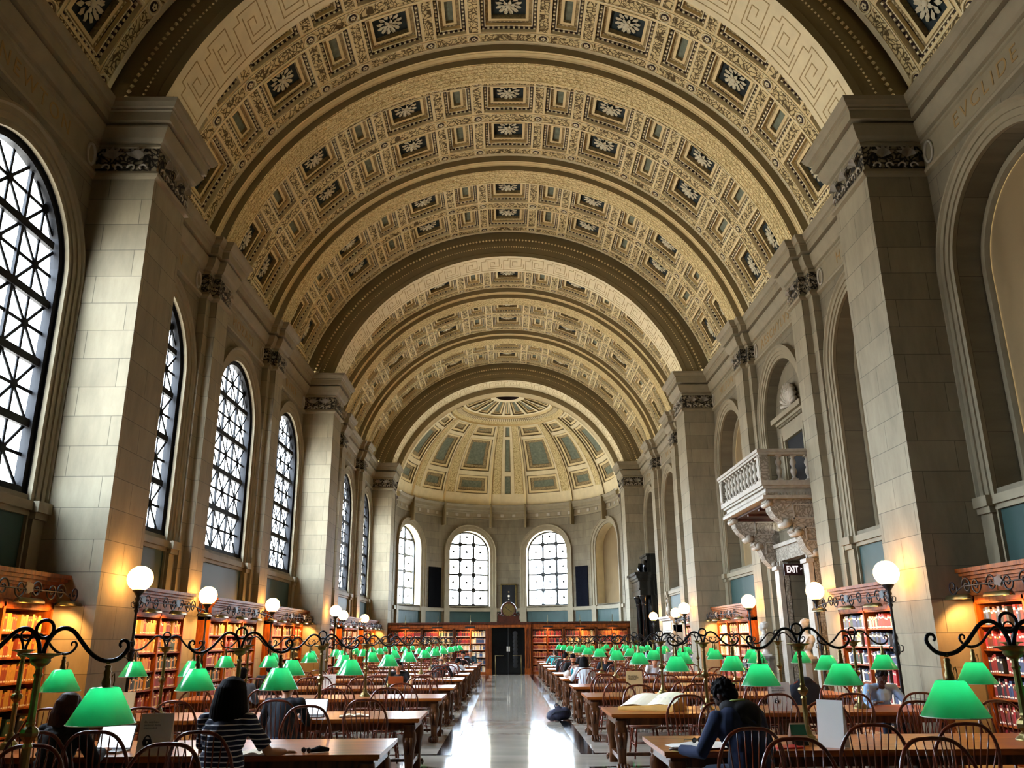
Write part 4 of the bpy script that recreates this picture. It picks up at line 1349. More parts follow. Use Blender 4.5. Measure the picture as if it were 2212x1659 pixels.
def make_reading_lamp():
    t = thing('reading_lamp', 'x', 'lamp')
    B = MB('brass')
    B.lathe([(.115, .0), (.115, .012), (.1, .02), (.1, .03), (.075, .04), (.078, .055), (.06, .065), (.045, .085), (.048, .10), (.032, .12), (.034, .14), (.022, .16)], 20)
    B.build('base', t)
    B = MB('brass')
    B.lathe([(.025, .15), (.025, .40), (.031, .41), (.022, .43), (.03, .445), (.052, .47), (.055, .49), (.045, .51), (.024, .525), (.028, .54), (.023, .55), (.021, .80), (.029, .815), (.02, .83), (.02, .85), (.026, .865)], 8, smooth=False)
    B.build('pole', t)
    B = MB('old_brass')
    B.lathe([(.02, .86), (.045, .875), (.06, .895), (.055, .905), (.075, .92), (.112, .93), (.115, .938), (.0, .942)], 20)
    B.build('drip_dish', t)
    B = MB('bronze_iron')
    B.tube([(.054 * cos(a), 0, 1.083 + .054 * sin(a)) for a in [2 * pi * k / 24 for k in range(24)]], .0105, 8, closed=True)
    B.build('ring', t)
    am = sm = fm = None
    for s_ in (-1, 1):
        if am is None:
            B = MB('bronze_iron')
            key = [(.012, .94), (.02, .985), (.045, 1.04), (.085, 1.078), (.13, 1.088), (.18, 1.068), (.235, 1.01), (.29, .95), (.35, .908), (.41, .893), (.47, .902), (.51, .935), (.53, .975), (.515, 1.008), (.485, 1.01), (.475, .985), (.49, .97)]
            pts = []
            for i in range(len(key) - 1):       # Catmull-Rom through the key points
                p0, p1, p2, p3 = (key[max(0, i - 1)], key[i], key[i + 1], key[min(len(key) - 1, i + 2)])
                for j in range(3):
                    q = j / 3
                    f_ = lambda a, b_, c, d: .5 * ((2 * b_) + (-a + c) * q + (2 * a - 5 * b_ + 4 * c - d) * q * q + (-a + 3 * b_ - 3 * c + d) * q ** 3)
                    pts.append((f_(p0[0], p1[0], p2[0], p3[0]), 0, f_(p0[1], p1[1], p2[1], p3[1])))
            rr = [.0135 - .006 * max(0, (i / len(pts) - .7) / .3) for i in range(len(pts))]
            B.tube(pts, rr, 8)
            a = B.build('arm', t); am = a.data
            B = MB('old_brass')
            B.tube([(0, 0, .90), (0, 0, .875)], .013, 8)
            B.lathe([(.012, .87), (.02, .86), (.014, .845), (.022, .83), (.018, .80), (.026, .775), (.026, .745), (.05, .74), (.062, .735)], 12)
            B.tube([(.03, 0, .80), (.045, 0, .82), (.05, 0, .78), (.045, 0, .75)], .004, 5)
            f = B.build('fitter', t); fm = f.data
            B = MB('green_glass')
            B.lathe([(.072, .742), (.085, .735), (.195, .535)], 36, cap=False)
            B.lathe([(.188, .535), (.08, .73)], 36, cap=False, mat='green_glass') if False else None
            s0 = B.build('shade', t); sm = s0.data
            B = MB('shade_rim'); B.tube([(.195 * cos(a_), .195 * sin(a_), .535) for a_ in [2 * pi * k / 36 for k in range(36)]], .0032, 5, closed=True)
            r0 = B.build('shade_rim', s0); rm = r0.data
            B = MB('bulb_glow'); B.lathe([(0.0, .60), (.022, .61), (.03, .64), (.018, .68), (.014, .72)], 10)
            b0 = B.build('bulb', f); bm_ = b0.data
            f.location = (AX, 0, 0); s0.location = (AX, 0, 0)
            a.scale = (1, 1, 1)
        else:
            a = bpy.data.objects.new('arm', am); COL.objects.link(a); a.parent = t; a.rotation_euler = (0, 0, pi)
            f = bpy.data.objects.new('fitter', fm); COL.objects.link(f); f.parent = t; f.location = (-AX, 0, 0)
            s0 = bpy.data.objects.new('shade', sm); COL.objects.link(s0); s0.parent = t; s0.location = (-AX, 0, 0)
            r0 = bpy.data.objects.new('shade_rim', rm); COL.objects.link(r0); r0.parent = s0
            b0 = bpy.data.objects.new('bulb', bm_); COL.objects.link(b0); b0.parent = f
    return t
lamp0 = make_reading_lamp(); first = True
LX = {0: (3.0, 5.15), 1: (2.87, 5.08)}
for sx in (-1, 1):
    for k, y in enumerate(TY[sx]):
        for i, x in enumerate(LX.get(k, (2.8, 5.05))):
            loc = (sx * x, y, .75)
            lab = 'twin-armed brass lamp with green glass shades on %s, %s' % (nth_table(k, sx), 'nearer the aisle' if i == 0 else 'nearer the wall')
            if first: lamp0.location = loc; lamp0['label'] = lab; lamp0['group'] = 'green-shaded reading lamps'; first = False
            else: dup(lamp0, loc, 0, lab, 'green-shaded reading lamps')
            for s_ in (-1, 1):
                if (sx, k, i, s_) in ((-1, 2, 0, 9),): continue
                point_lamp('reading_lamp_light', (loc[0] + s_ * AX, y, .75 + .685), LAMP_W, (1.0, .85, .6), .02)

# ---- globe lamp standards -----------------------------------------------
def make_post():
    t = thing('globe_lamp_post', 'x', 'lamp')
    B = MB('iron')
    B.lathe([(.14, 0), (.14, .05), (.10, .07), (.10, .12), (.06, .18), (.075, .24), (.045, .32), (.055, .40), (.03, .5), (.026, 1.0), (.024, 1.45), (.05, 1.5), (.03, 1.56), (.055, 1.62), (.03, 1.68), (.045, 1.74), (.022, 1.8), (.02, 2.2), (.04, 2.24), (.022, 2.28), (.05, 2.32), (.025, 2.37), (.045, 2.42), (.03, 2.46), (.07, 2.52), (.095, 2.55), (.095, 2.57)], 14)
    B.build('post', t)
    B = MB('iron')
    for k in range(4):
        a = 2 * pi * k / 4
        B.tube([(.03 * cos(a), .03 * sin(a), 2.28), (.09 * cos(a), .09 * sin(a), 2.30), (.10 * cos(a), .10 * sin(a), 2.36), (.06 * cos(a), .06 * sin(a), 2.38), (.055 * cos(a), .055 * sin(a), 2.34)], .008, 5)
        B.tube([(.03 * cos(a), .03 * sin(a), 1.5), (.10 * cos(a), .10 * sin(a), 1.53), (.11 * cos(a), .11 * sin(a), 1.6), (.07 * cos(a), .07 * sin(a), 1.62)], .009, 5)
    B.build('scroll_ornament', t)
    B = MB('globe_glow')
    B.lathe([(.2 * sin(pi * k / 16) if k < 16 else 0.0, 2.745 - .2 * cos(pi * k / 16)) for k in range(1, 17)], 28)
    B.build('globe', t)
    return t
post0 = make_post(); first = True
for sx in (-1, 1):
    for y in sorted(PIER_Y[1:] + PIL_Y):
        if y < 10 : continue
        pier = y in PIER_Y
        x, yy = (6.1, y + .7) if pier else (6.85, y)
        if y == 45.3: continue
        kind = 'stone pier' if pier else 'pilaster'
        lst = [13.1, 19.17, 24.53, 29.2, 35.27, 40.63]
        lab = 'white globe lamp on a black iron post, %s along the %s wall' % (ORD[lst.index(y)], SIDE[sx])
        if first: post0.location = (sx * x, yy, 0); post0['label'] = lab; post0['group'] = 'globe lamp posts'; first = False
        else: dup(post0, (sx * x, yy, 0), 0, lab, 'globe lamp posts')
        if False: point_lamp('globe_light', (sx * x, yy, 2.745), GLOBE_W, (1.0, .58, .22), .21)

# ---- wall bookcases -------------------------------------------------------
BOOKC = ['#7a2420', '#8c3b22', '#b98a3c', '#d6c48e', '#2c4a3e', '#31466b', '#e4ddc8', '#5b2a1a', '#a65a24', '#1f2228', '#9d1f26', '#c9b27a']
BN = ['dark red', 'rust', 'ochre', 'buff', 'dark green', 'blue', 'white', 'brown', 'orange', 'black', 'crimson', 'tan']
for i, c in enumerate(BOOKC): flat('book_cloth_%d' % i, c, 0.6, var=0.1, scale=20)
flat('label_paper', '#e9e2cf', 0.7)
def book_mb(B, x, y, z, w, h, d, ci, ax, sgn, lean=0.0):
    """spine faces the room; ax 'y': row runs along y, room towards sgn in x"""
    m_ = 'book_cloth_%d' % ci
    if ax == 'y':
        xa, xb = sorted((x, x - sgn * -d)) if False else sorted((x, x + sgn * d))
        B.box(xa, xb, y, y + w, z, z + h, m_)
        xf = x - sgn * .0015
        a_, b_ = sorted((xf, x))
        if ci != 6: B.box(a_, b_, y + w * .12, y + w * .88, z + h * .72, z + h * .84, 'label_paper' if ci in (0, 5, 9, 10) else 'gilt')
        B.box(a_, b_, y + w * .15, y + w * .85, z + h * .06, z + h * .15, 'label_paper')
    else:
        B.box(y, y + w, x, x + d, z, z + h, m_)
        B.box(y + w * .15, y + w * .85, x - .0015, x, z + h * .06, z + h * .14, 'label_paper')
        B.box(y + w * .12, y + w * .88, x - .0015, x, z + h * .74, z + h * .84, 'gilt')
SH_Z = [.12, .52, .88, 1.22, 1.56, 1.90]     # shelf tops; books above each
CASES = [(-1, 11.12), (-1, 16.48), (-1, 21.85), (-1, 27.22), (-1, 32.58), (-1, 37.95), (-1, 43.32), (1, 11.12), (1, 16.48), (1, 27.22), (1, 32.58)]
WN = {11.12: 'nearest', 16.48: 'second', 21.85: 'third', 27.22: 'fourth', 32.58: 'fifth', 37.95: 'sixth', 43.32: 'farthest'}
# wrought shelf light: iron rail with scrolls carrying brass trough shades
def spiral(cx_, cz, r0, turns, start, sg=1, n=22):
    return [(cx_ + sg * r0 * (1 - .8 * k / n) * cos(start + turns * 2 * pi * k / n), cz + r0 * (1 - .8 * k / n) * sin(start + turns * 2 * pi * k / n)) for k in range(n + 1)]
n_individual = 0
def wall_case(sx, w):
    global n_individual
    hw = 1.9
    xf, xb = 7.02, XW - .015      # front and back planes (mirrored by sx)
    wall = 'windows' if sx < 0 else 'blind arches'
    t = thing('bookcase', 'dark oak bookcase with heavy cornice under the %s %s' % (WN[w], 'left window' if sx < 0 else 'blind arch on the right wall'), 'bookcase', (0, 0, 0), 0, 'bookcases along the walls')
    def bx(B, xa, xb_, ya, yb, za, zb, mat=None):
        a, c = sorted((sx * xa, sx * xb_)); B.box(a, c, w + ya, w + yb, za, zb, mat)
    B = MB('bookcase_wood')
    bx(B, xb - .02, xb, -hw, hw, 0, 2.4, 'dark_wood')
    for c in (-hw, hw - .05): bx(B, xf, xb, c, c + .05, 0, 2.35)
    for c in (-.66, .61): bx(B, xf, xb, c, c + .05, .1, 2.3)
    bx(B, xf, xb, -hw, hw, 0, .1)
    B.build('carcass', t)
    B = MB('bookcase_wood')
    for z in SH_Z[1:] + [2.24]: bx(B, xf + .02, xb, -hw + .05, hw - .05, z - .025, z)
    B.build('shelf', t)
    B = MB('bookcase_wood')
    for z0, z1, d in ((2.24, 2.34, .0), (2.34, 2.38, .03), (2.38, 2.54, .01), (2.54, 2.58, .05), (2.58, 2.63, .09), (2.63, 2.68, .13), (2.68, 2.74, .17)):
        bx(B, xf - d, xb, -hw - d * .4, hw + d * .4, z0, z1)
    B.build('cornice', t)
    # shelf light
    lt = thing('shelf_light', 'iron scroll rail with brass trough shades on the %s %s bookcase' % (WN[w], SIDE[sx]), 'lamp', (0, 0, 0), 0, 'scrolled shelf lights')
    R = MB('iron')
    rx = xf - .33
    def P(s, z, x=rx): return (sx * x, w + s, z)
    ends_ = []
    for e_ in (-1, 1):
        atpier = any(abs((w + e_ * 2.685) - (p_ + .7)) < .8 for p_ in PIER_Y)
        ends_.append(e_ * (1.68 if atpier else 2.12))
    R.tube([P(ends_[0] - .1, 2.36), P(ends_[0], 2.40), P(-1.5, 2.46), P(1.5, 2.46), P(ends_[1], 2.40), P(ends_[1] + .1, 2.36)], .011, 6)
    for c in (-1.45, -.7, .15, .95, 1.6):
        for sg in (-1, 1):
            R.tube([P(*q) for q in spiral(c + sg * .2, 2.46, .13, 1.4, pi if sg > 0 else 0, 1)], .012, 5)
    for c in (-1.1, 0.55):
        B2 = [(sx * (rx - .02), w + c + .11 * cos(a) * (1 if k % 2 else .7), 2.48 + .09 * sin(a) * (1 if k % 2 else .7)) for k, a in enumerate([2 * pi * q / 10 for q in range(10)])]
        R.face(B2); R.face(list(reversed([(x + sx * .03, y, z) for x, y, z in B2])))
    R.build('scroll_rail', lt)
    for c in (-1.3, 1.3):
        Q = MB('iron')
        Q.tube([P(c, 2.46), P(c, 2.5, rx + .15), P(c, 2.45, xf - .01)], .011, 6)
        Q.build('bracket', lt)
    for c in (ends_[0], -.62, .62, ends_[1]):
        Q = MB('old_brass')
        r = .085
        pr = []
        for k in range(9):
            a = pi * k / 8
            pr.append((r * cos(a), r * sin(a) * .9))
        v = []; n = len(pr)
        ends = [(-.30, .35), (-.26, .9), (.26, .9), (.30, .35)]
        for s_, sc_ in ends:
            for a_, b_ in pr: v.append((sx * (rx + a_ * sc_), w + c + s_, 2.28 + b_ * sc_))
        f = [(i * n + k, i * n + k + 1, (i + 1) * n + k + 1, (i + 1) * n + k) for i in range(3) for k in range(n - 1)]
        f += [tuple(range(n)), tuple(range(3 * n, 4 * n))]
        Q.mesh_add(v, f, None, True)
        Q.tube([P(c, 2.45), P(c, 2.36)], .008, 5)
        Q.build('trough_shade', lt)
        Q = MB('bulb_glow')
        Q.tube([(sx * rx, w + c - .14, 2.31), (sx * rx, w + c + .14, 2.31)], .018, 6)
        Q.build('bulb', lt)
        if 8 < w < 46:
            point_lamp('shelf_lamp_light', (sx * (rx + .02), w + c, 2.27), CASE_W, (1.0, .5, .15), .06, 150, (sx * .5, 0, -1), .4)
    # books
    rnd = random.Random(int(w * 10) + sx)
    cols = [(-hw + .07, -.68), (-.6, .6), (.68, hw - .07)]
    bulk = MB('book_cloth_0')
    indiv = (sx, w) in ((-1, 16.48), (-1, 21.85), (1, 16.48), (1, 11.12))
    for ci, (c0, c1) in enumerate(cols):
        for si, z in enumerate(SH_Z):
            zt = (SH_Z + [2.24])[si + 1]
            s = c0 + .01
            scheme = rnd.choice([[0, 10, 1, 8], [3, 6, 2], [4, 9, 5], [2, 8, 11, 3], list(range(12)), [1, 7, 2]])
            if sx > 0 and w == 16.48: scheme = [5, 5, 4, 9, 5, 6, 0] if (ci + si) % 3 else [10, 0, 9, 3]
            elif sx > 0 and w == 11.12: scheme = rnd.choice([[0, 10, 0], [9, 5, 0], [7, 0, 10]])
            elif sx < 0: scheme = rnd.choice([[2, 8, 2, 3], [0, 10, 1, 2], [9, 7, 4, 2], [2, 2, 1]])
            j = 0
            while s < c1 - .06:
                wd = rnd.uniform(.045, .075)
                if rnd.random() < .06: s += wd * 2; continue
                if s + wd > c1 - .01: break
                h = rnd.uniform(.68, .92) * (zt - z - .04)
                cc = rnd.choice(scheme)
                if indiv and si in (4, 5) and (sx < 0 and ci >= 0 and s > -1.9 or sx > 0):
                    j += 1; n_individual += 1
                    b = MB('book_cloth_%d' % cc)
                    book_mb(b, sx * (xf + .04), 0, 0, wd - .003, h, .2, cc, 'y', sx)
                    o = b.build('book'); o.location = (0, w + s, z)
                    tag(o, '%s book, %s %s bookcase, %s column, %s shelf, number %s from the near end' % (BN[cc], WN[w], SIDE[sx], ('near', 'middle', 'far')[ci], 'top' if si == 5 else 'second', str(j)), 'book', 'books on the upper shelves')
                    o['label'] = '%s book %s on the %s shelf, %s column of the %s %s bookcase' % (BN[cc], ['first', 'second', 'third', 'fourth', 'fifth', 'sixth', 'seventh', 'eighth', 'ninth', 'tenth', 'eleventh', 'twelfth', 'thirteenth', 'fourteenth', 'fifteenth', 'sixteenth', 'seventeenth', 'eighteenth', 'nineteenth', 'twentieth', 'twenty-first', 'twenty-second', 'twenty-third', 'twenty-fourth'][min(23, j - 1)], 'top' if si == 5 else 'second', ('near', 'middle', 'far')[ci], WN[w], SIDE[sx])
                else:
                    book_mb(bulk, sx * (xf + .04), w + s, z, wd - .003, h, .2, cc, 'y', sx)
                s += wd
    o = bulk.build('shelved_books')
    o['kind'] = 'stuff'
    tag(o, 'rows of cloth-bound books filling the shelves of the %s %s bookcase' % (WN[w], SIDE[sx]), 'books')
for sx, w in CASES: wall_case(sx, w)
print('individual books', n_individual)

# ---- oak screen with bookcases across the apse ---------------------------
YS = 45.55
def screen(sx):
    t = thing('bookcase', 'long oak bookcase screen across the apse, %s of the black doorway' % SIDE[sx], 'bookcase', (0, 0, 0), 0, 'oak screen at the end of the hall')
    xs0, xs1 = 1.12, 6.40
    def bx(B, a, b_, ya, yb, za, zb, mat=None):
        p, q = sorted((sx * a, sx * b_)); B.box(p, q, ya, yb, za, zb, mat)
    B = MB('bookcase_wood')
    bx(B, xs0, xs1, YS + .33, YS + .36, 0, 2.45, 'dark_wood'); bx(B, xs0, xs1, YS - .02, YS + .36, 0, .14)
    wd = (xs1 - xs0 - .12) / 3
    for k in range(4):
        x = xs0 + .06 + wd * k
        bx(B, x - .07, x + .07, YS - .03, YS + .35, .14, 2.4)
        bx(B, x - .045, x + .045, YS - .05, YS - .03, .2, 2.3, 'dark_wood')
    for k in range(3):
        x = xs0 + .06 + wd * (k + .5); bx(B, x - .025, x + .025, YS, YS + .35, .14, 2.3)
    B.build('carcass', t)
    B = MB('bookcase_wood')
    for z in (.50, .86, 1.22, 1.56, 1.90): bx(B, xs0, xs1, YS + .01, YS + .35, z - .025, z)
    B.build('shelf', t)
    B = MB('dark_wood')
    for z0, z1, d in ((2.27, 2.36, .0), (2.36, 2.40, .04), (2.40, 2.52, .02)): bx(B, xs0 - .04, xs1, YS - .03 - d, YS + .36, z0, z1, 'bookcase_wood')
    for z0, z1, d in ((2.52, 2.56, .07), (2.56, 2.64, .11)): bx(B, xs0 - .04, xs1, YS - .03 - d, YS + .36, z0, z1)
    B.build('cornice', t)
    bulk = MB('book_cloth_0'); rnd = random.Random(44 + sx)
    schemes = [[3, 6, 5], [4, 3, 9], [2, 1, 8], [1, 8, 0], [2, 3, 8], [2, 8, 1]]
    for k in range(6):
        c0 = xs0 + .14 + wd / 2 * k if k % 2 == 0 else xs0 + .09 + wd / 2 * k
        c1 = c0 + wd / 2 - .12
        for z, zt in zip((.14, .50, .86, 1.22, 1.56, 1.90), (.5, .86, 1.22, 1.56, 1.90, 2.27)):
            s = c0; sch = schemes[(k // 2) + (3 if sx > 0 else 0)] if rnd.random() < .7 else [0, 9, 10]
            while s < c1 - .04:
                w_ = rnd.uniform(.04, .065)
                h = rnd.uniform(.75, .9) * (zt - z - .03)
                p = s if sx > 0 else -s - w_
                book_mb(bulk, YS + .05, p, z, w_ - .003, h, .2, rnd.choice(sch), 'x', 1)
                s += w_
    o = bulk.build('shelved_books'); o['kind'] = 'stuff'
    tag(o, 'rows of old bindings on the oak screen, %s of the black doorway' % SIDE[sx], 'books')
    for k in range(3):
        x = sx * (xs0 + .06 + wd * (k + .5))
        lt = thing('picture_light', 'small brass picture light on the oak screen, %s from the doorway on the %s' % (ORD[k], SIDE[sx]), 'lamp', (x, YS - .15, 0), 0, 'picture lights on the oak screen')
        B = MB('old_brass'); B.tube([(0, .1, 2.63), (0, .1, 2.95), (0, -.02, 3.0), (0, -.14, 2.6), (0, -.2, 2.42)], .008, 5)
        B.lathe([(.05, 2.64), (.03, 2.67), (.01, 2.7)], 8, o=(0, .1, 0)); B.build('rod', lt)
        B = MB('iron')
        B.box(-.27, .27, -.27, -.15, 2.36, 2.42); B.build('trough', lt)
        point_lamp('picture_lamp_light', (x, YS - .40, 2.31), 22.0, (1.0, .45, .12), .06, 120, (0, .75, -1), .5)
    return t
screen(-1); screen(1)
# door case
B = MB('bookcase_wood')
for a, c in ((-1.2, -.93), (.83, 1.14)):
    B.box(a, c, YS - .12, YS + .3, 0, 2.42)
    for q in (.06, .13, .2): B.box(a + q, a + q + .025, YS - .14, YS - .12, .3, 2.3, 'dark_wood')
    B.box(a - .02, c + .02, YS - .16, YS + .3, 0, .3)
B.box(-1.22, 1.16, YS - .16, YS + .3, 2.36, 2.5); B.box(-1.24, 1.18, YS - .2, YS + .3, 2.5, 2.64, 'dark_wood')
o = B.build('door_1'); struct(o)
B = MB('black_marble')
B.box(-.93, -.05, YS, YS + .05, 0, 2.36); B.box(-.05, .83, YS, YS + .05, 0, 2.36)
for k in range(9):
    B.lathe([(.0, .012), (.13, .0)], 12, 'iron', M=Matrix.Translation((.32, YS - .005, .45 + .2 * k)) @ Matrix.Rotation(pi / 2, 4, 'X'))
B.box(-.07, -.03, YS - .02, YS, 0, 2.36, 'iron')
d = B.build('door_leaf', parent=o)
B = MB('label_paper'); B.box(-.13, .03, YS - .012, YS - .006, 1.15, 1.4)
s0 = B.build('door_notice'); tag(s0, 'small white notice on the black doors at the far end', 'notice')
for sx, x in ((-1, -.72), (1, .62)):
    t = thing('barrier', 'thin steel barrier rail before the black doors, on the %s' % SIDE[sx], 'barrier', (x, YS - .5, 0), 0, 'door barriers')
    B = MB('brass'); B.tube([(0, 0, 0), (0, 0, .98)], .018, 8); B.build('post', t)
    B = MB('brass'); B.tube([(0, 0, .95), (-sx * .42, 0, .95), (-sx * .42, .3, .95)], .015, 8); B.build('rail', t)
    B = MB('brass'); B.lathe([(.1, 0), (.1, .015), (.03, .03)], 12); B.build('base', t)
# clock above the doorway
t = thing('clock', 'round brass-faced clock in a scrolled wooden case over the black doorway', 'clock', (-.02, YS - .05, 2.64))
B = MB('dark_wood')
B.box(-.62, .62, -.1, .25, 0, .1); B.box(-.56, .56, -.07, .22, .1, .3)
for s_ in (-1, 1):
    B.tube([(s_ * q[0], .03, q[1]) for q in spiral(.48, .38, .1, 1.2, -pi / 2)], .035, 6)
    B.tube([(s_ * .45, .03, .3), (s_ * .36, .03, .42), (s_ * .3, .03, .5)], .05, 6)
B.build('case', t)
B = MB('dark_wood')
RX = Matrix.Translation((0, .04, .62)) @ Matrix.Rotation(pi / 2, 4, 'X')
B.lathe([(.30, -.1), (.40, -.08), (.42, 0.0), (.40, .09), (.34, .12), (.32, .10)], 32, M=RX, cap=False)
B.build('bezel', t)
B = MB('old_brass'); B.lathe([(0, .095), (.33, .095)], 32, M=RX, cap=False); f = B.build('dial', t)
B = MB('iron')
for a, L in ((2.2, .2), (-.9, .27)):
    B.box(-.012, .012, -.085, -.08, 0, L, M=Matrix.Translation((0, .0, .62)) @ Matrix.Rotation(a, 4, 'Y'))
for k in range(12):
    a = 2 * pi * k / 12
    B.box(-.008, .008, -.08, -.075, .26, .30, M=Matrix.Translation((0, .0, .62)) @ Matrix.Rotation(a, 4, 'Y'))
B.build('hands', t)
# portrait behind the clock
t = thing('portrait', 'dark portrait in a plain frame on the apse wall behind the clock', 'painting', (0, APY + APR - .12, 0))
B = MB('old_brass')
for a, c, z0, z1 in ((-.5, .5, 3.5, 3.58), (-.5, .5, 5.02, 5.1), (-.5, -.42, 3.5, 5.1), (.42, .5, 3.5, 5.1)): B.box(a, c, -.05, .02, z0, z1)
B.build('frame', t)
B = MB('dark_void'); B.box(-.42, .42, -.02, 0, 3.58, 5.02); B.mat('label_paper')
for z, a, c in ((4.6, .05, .07), (4.35, .07, .1), (4.15, .04, .06)):
    B.lathe([(0, .021), (a, .02)], 10, 'label_paper' if z < 4.5 else 'ochre_panel', M=Matrix.Translation((.02, 0, z)) @ Matrix.Rotation(pi / 2, 4, 'X'))
B.build('canvas', t)
# ================================================================== BALCONY, DOORS, MARBLES
DW = DOOR_WIN
BX0 = 6.1
def bxx(B, x0, x1, y0, y1, z0, z1, mat=None): B.box(x0, x1, y0, y1, z0, z1, mat)
t = thing('balcony', 'carved marble balcony on scrolled consoles above the right-hand doorway', 'balcony', (0, 0, 0))
ya, yb = DW - 1.98, DW + 1.98
B = MB('carved_marble')
for z0, z1, d in ((4.98, 5.06, .10), (5.06, 5.14, .04), (5.14, 5.24, .0), (5.24, 5.30, .07), (5.30, 5.42, .12)):
    B.box(BX0 + .12 - d, XW + .02, ya + .12 - d, yb - .12 + d, z0, z1)
k = ya
while k < yb:   # egg-and-dart teeth round the slab
    B.box(BX0 + .07, BX0 + .12, k, k + .035, 5.06, 5.13); k += .075
k = BX0 + .1
while k < XW - .1:
    B.box(k, k + .035, ya + .06, ya + .12, 5.06, 5.13); k += .075
B.build('floor_slab', t)
B = MB('dark_wood'); B.box(BX0 + .25, XW, ya + .2, yb - .2, 4.93, 4.98)
for q in range(4): B.box(BX0 + .3, XW, ya + .35 + q * 1.0, ya + .45 + q * 1.0, 4.87, 4.93)
B.build('soffit', t)
B = MB('carved_marble')
B.box(BX0 - .02, BX0 + .22, ya - .0, yb, 6.06, 6.12); B.box(BX0 - .05, BX0 + .25, ya - .03, yb + .03, 6.12, 6.2)
for y0 in (ya, yb - .22):
    B.box(BX0 + .221, XW, y0, y0 + .22, 6.06, 6.12); B.box(BX0 + .251, XW, y0 - .03, y0 + .25, 6.12, 6.2)
B.build('handrail', t)
for y0 in (ya, yb - .26):
    B = MB('carved_relief'); B.box(BX0, BX0 + .22, y0, y0 + .26, 5.42, 6.06)
    B.box(BX0 - .015, BX0, y0 + .05, y0 + .21, 5.48, 6.0, 'carved_marble')
    B.build('corner_post', t)
bal = None
def baluster(x, y):
    global bal
    if bal is None:
        B = MB('carved_marble')
        B.box(-.075, .075, -.075, .075, 0, .05); B.box(-.075, .075, -.075, .075, .60, .64)
        B.lathe([(.06, .05), (.05, .08), (.035, .11), (.06, .17), (.078, .23), (.07, .29), (.04, .33), (.05, .35), (.04, .37), (.07, .42), (.078, .47), (.055, .53), (.035, .56), (.055, .59), (.06, .60)], 12)
        o = B.build('baluster', t); bal = o.data
    else:
        o = bpy.data.objects.new('baluster', bal); COL.objects.link(o); o.parent = t
    o.location = (x, y, 5.42)
for k in range(11): baluster(BX0 + .11, ya + .45 + k * (yb - ya - .9) / 10)
for k in range(3):
    baluster(BX0 + .5 + .36 * k, ya + .12); baluster(BX0 + .5 + .36 * k, yb - .12)
for y0 in (ya + .16, yb - .56):
    B = MB('carved_relief')
    # two-stage console, outline in (x, z), swept through its thickness
    out = [(XW, 4.98), (6.24, 4.98), (6.2, 4.9), (6.3, 4.84), (6.32, 4.7), (6.42, 4.55), (6.55, 4.45), (6.62, 4.36), (6.72, 4.34), (6.74, 4.44), (6.8, 4.46), (6.82, 4.3), (6.78, 4.22), (6.86, 4.14), (6.96, 4.12), (7.0, 4.0), (7.08, 3.8), (7.2, 3.66), (7.34, 3.6), (XW, 3.58)]
    M_ = Matrix(((1, 0, 0, 0), (0, 0, 1, 0), (0, 1, 0, 0), (0, 0, 0, 1)))
    B.prism(out, y0, y0 + .40, None, M_)
    for (x, z, r) in ((6.68, 4.40, .1), (6.92, 4.18, .09), (7.3, 3.68, .08), (6.28, 4.88, .07)):
        B.lathe([(0, -.03), (r, -.03), (r, .43), (0, .43)], 16, 'carved_marble', M=Matrix.Translation((x, y0, z)) @ Matrix.Rotation(-pi / 2, 4, 'X'))
    for (xa, xb_, za, zb) in ((6.85, 7.4, 4.5, 4.86), (7.1, 7.42, 3.95, 4.3)):
        for yy in (y0 - .02, y0 + .40):
            B.box(xa, xb_, yy, yy + .02, za, za + .03, 'carved_marble'); B.box(xa, xb_, yy, yy + .02, zb - .03, zb, 'carved_marble')
            B.box(xa, xa + .03, yy, yy + .02, za, zb, 'carved_marble'); B.box(xb_ - .03, xb_, yy, yy + .02, za, zb, 'carved_marble')
    B.build('console', t)
# doorway below the balcony
mp = side_map(1)
B = MB('carved_relief')
dy = .97
for a, c in ((DW - dy - .36, DW - dy), (DW + dy, DW + dy + .36)):
    B.box(7.38, XW + .02, a, c, 0, 3.74)
    B.box(7.33, 7.38, a + .03, a + .09, 0, 3.74, 'carved_marble'); B.box(7.33, 7.38, c - .09, c - .03, 0, 3.74, 'carved_marble')
    B.box(7.26, 7.40, a + .0, c + .0, 0, 3.5, 'carved_marble'); B.box(7.2, 7.40, a - .03, c + .03, 3.5, 3.6, 'carved_marble')
B.box(7.36, XW + .02, DW - dy - .36, DW + dy + .36, 3.74, 4.1)
B.box(7.30, XW + .02, DW - dy - .40, DW + dy + .40, 4.1, 4.2, 'carved_marble')
o = B.build('door_2'); struct(o)
B = MB('limestone')
for y0 in (DW - dy, DW + dy):
    B.face([(XW, y0, 0), (9.6, y0, 0), (9.6, y0, 3.72), (XW, y0, 3.72)])
B.face([(9.6, DW - dy, 0), (9.6, DW + dy, 0), (9.6, DW + dy, 3.72), (9.6, DW - dy, 3.72)])
B.face([(XW, DW - dy, 3.72), (9.6, DW - dy, 3.72), (9.6, DW + dy, 3.72), (XW, DW + dy, 3.72)])
B.face([(XW, DW - dy, .0), (9.6, DW - dy, .0), (9.6, DW + dy, .0), (XW, DW + dy, .0)])
o2 = B.build('wall_passage'); struct(o2)
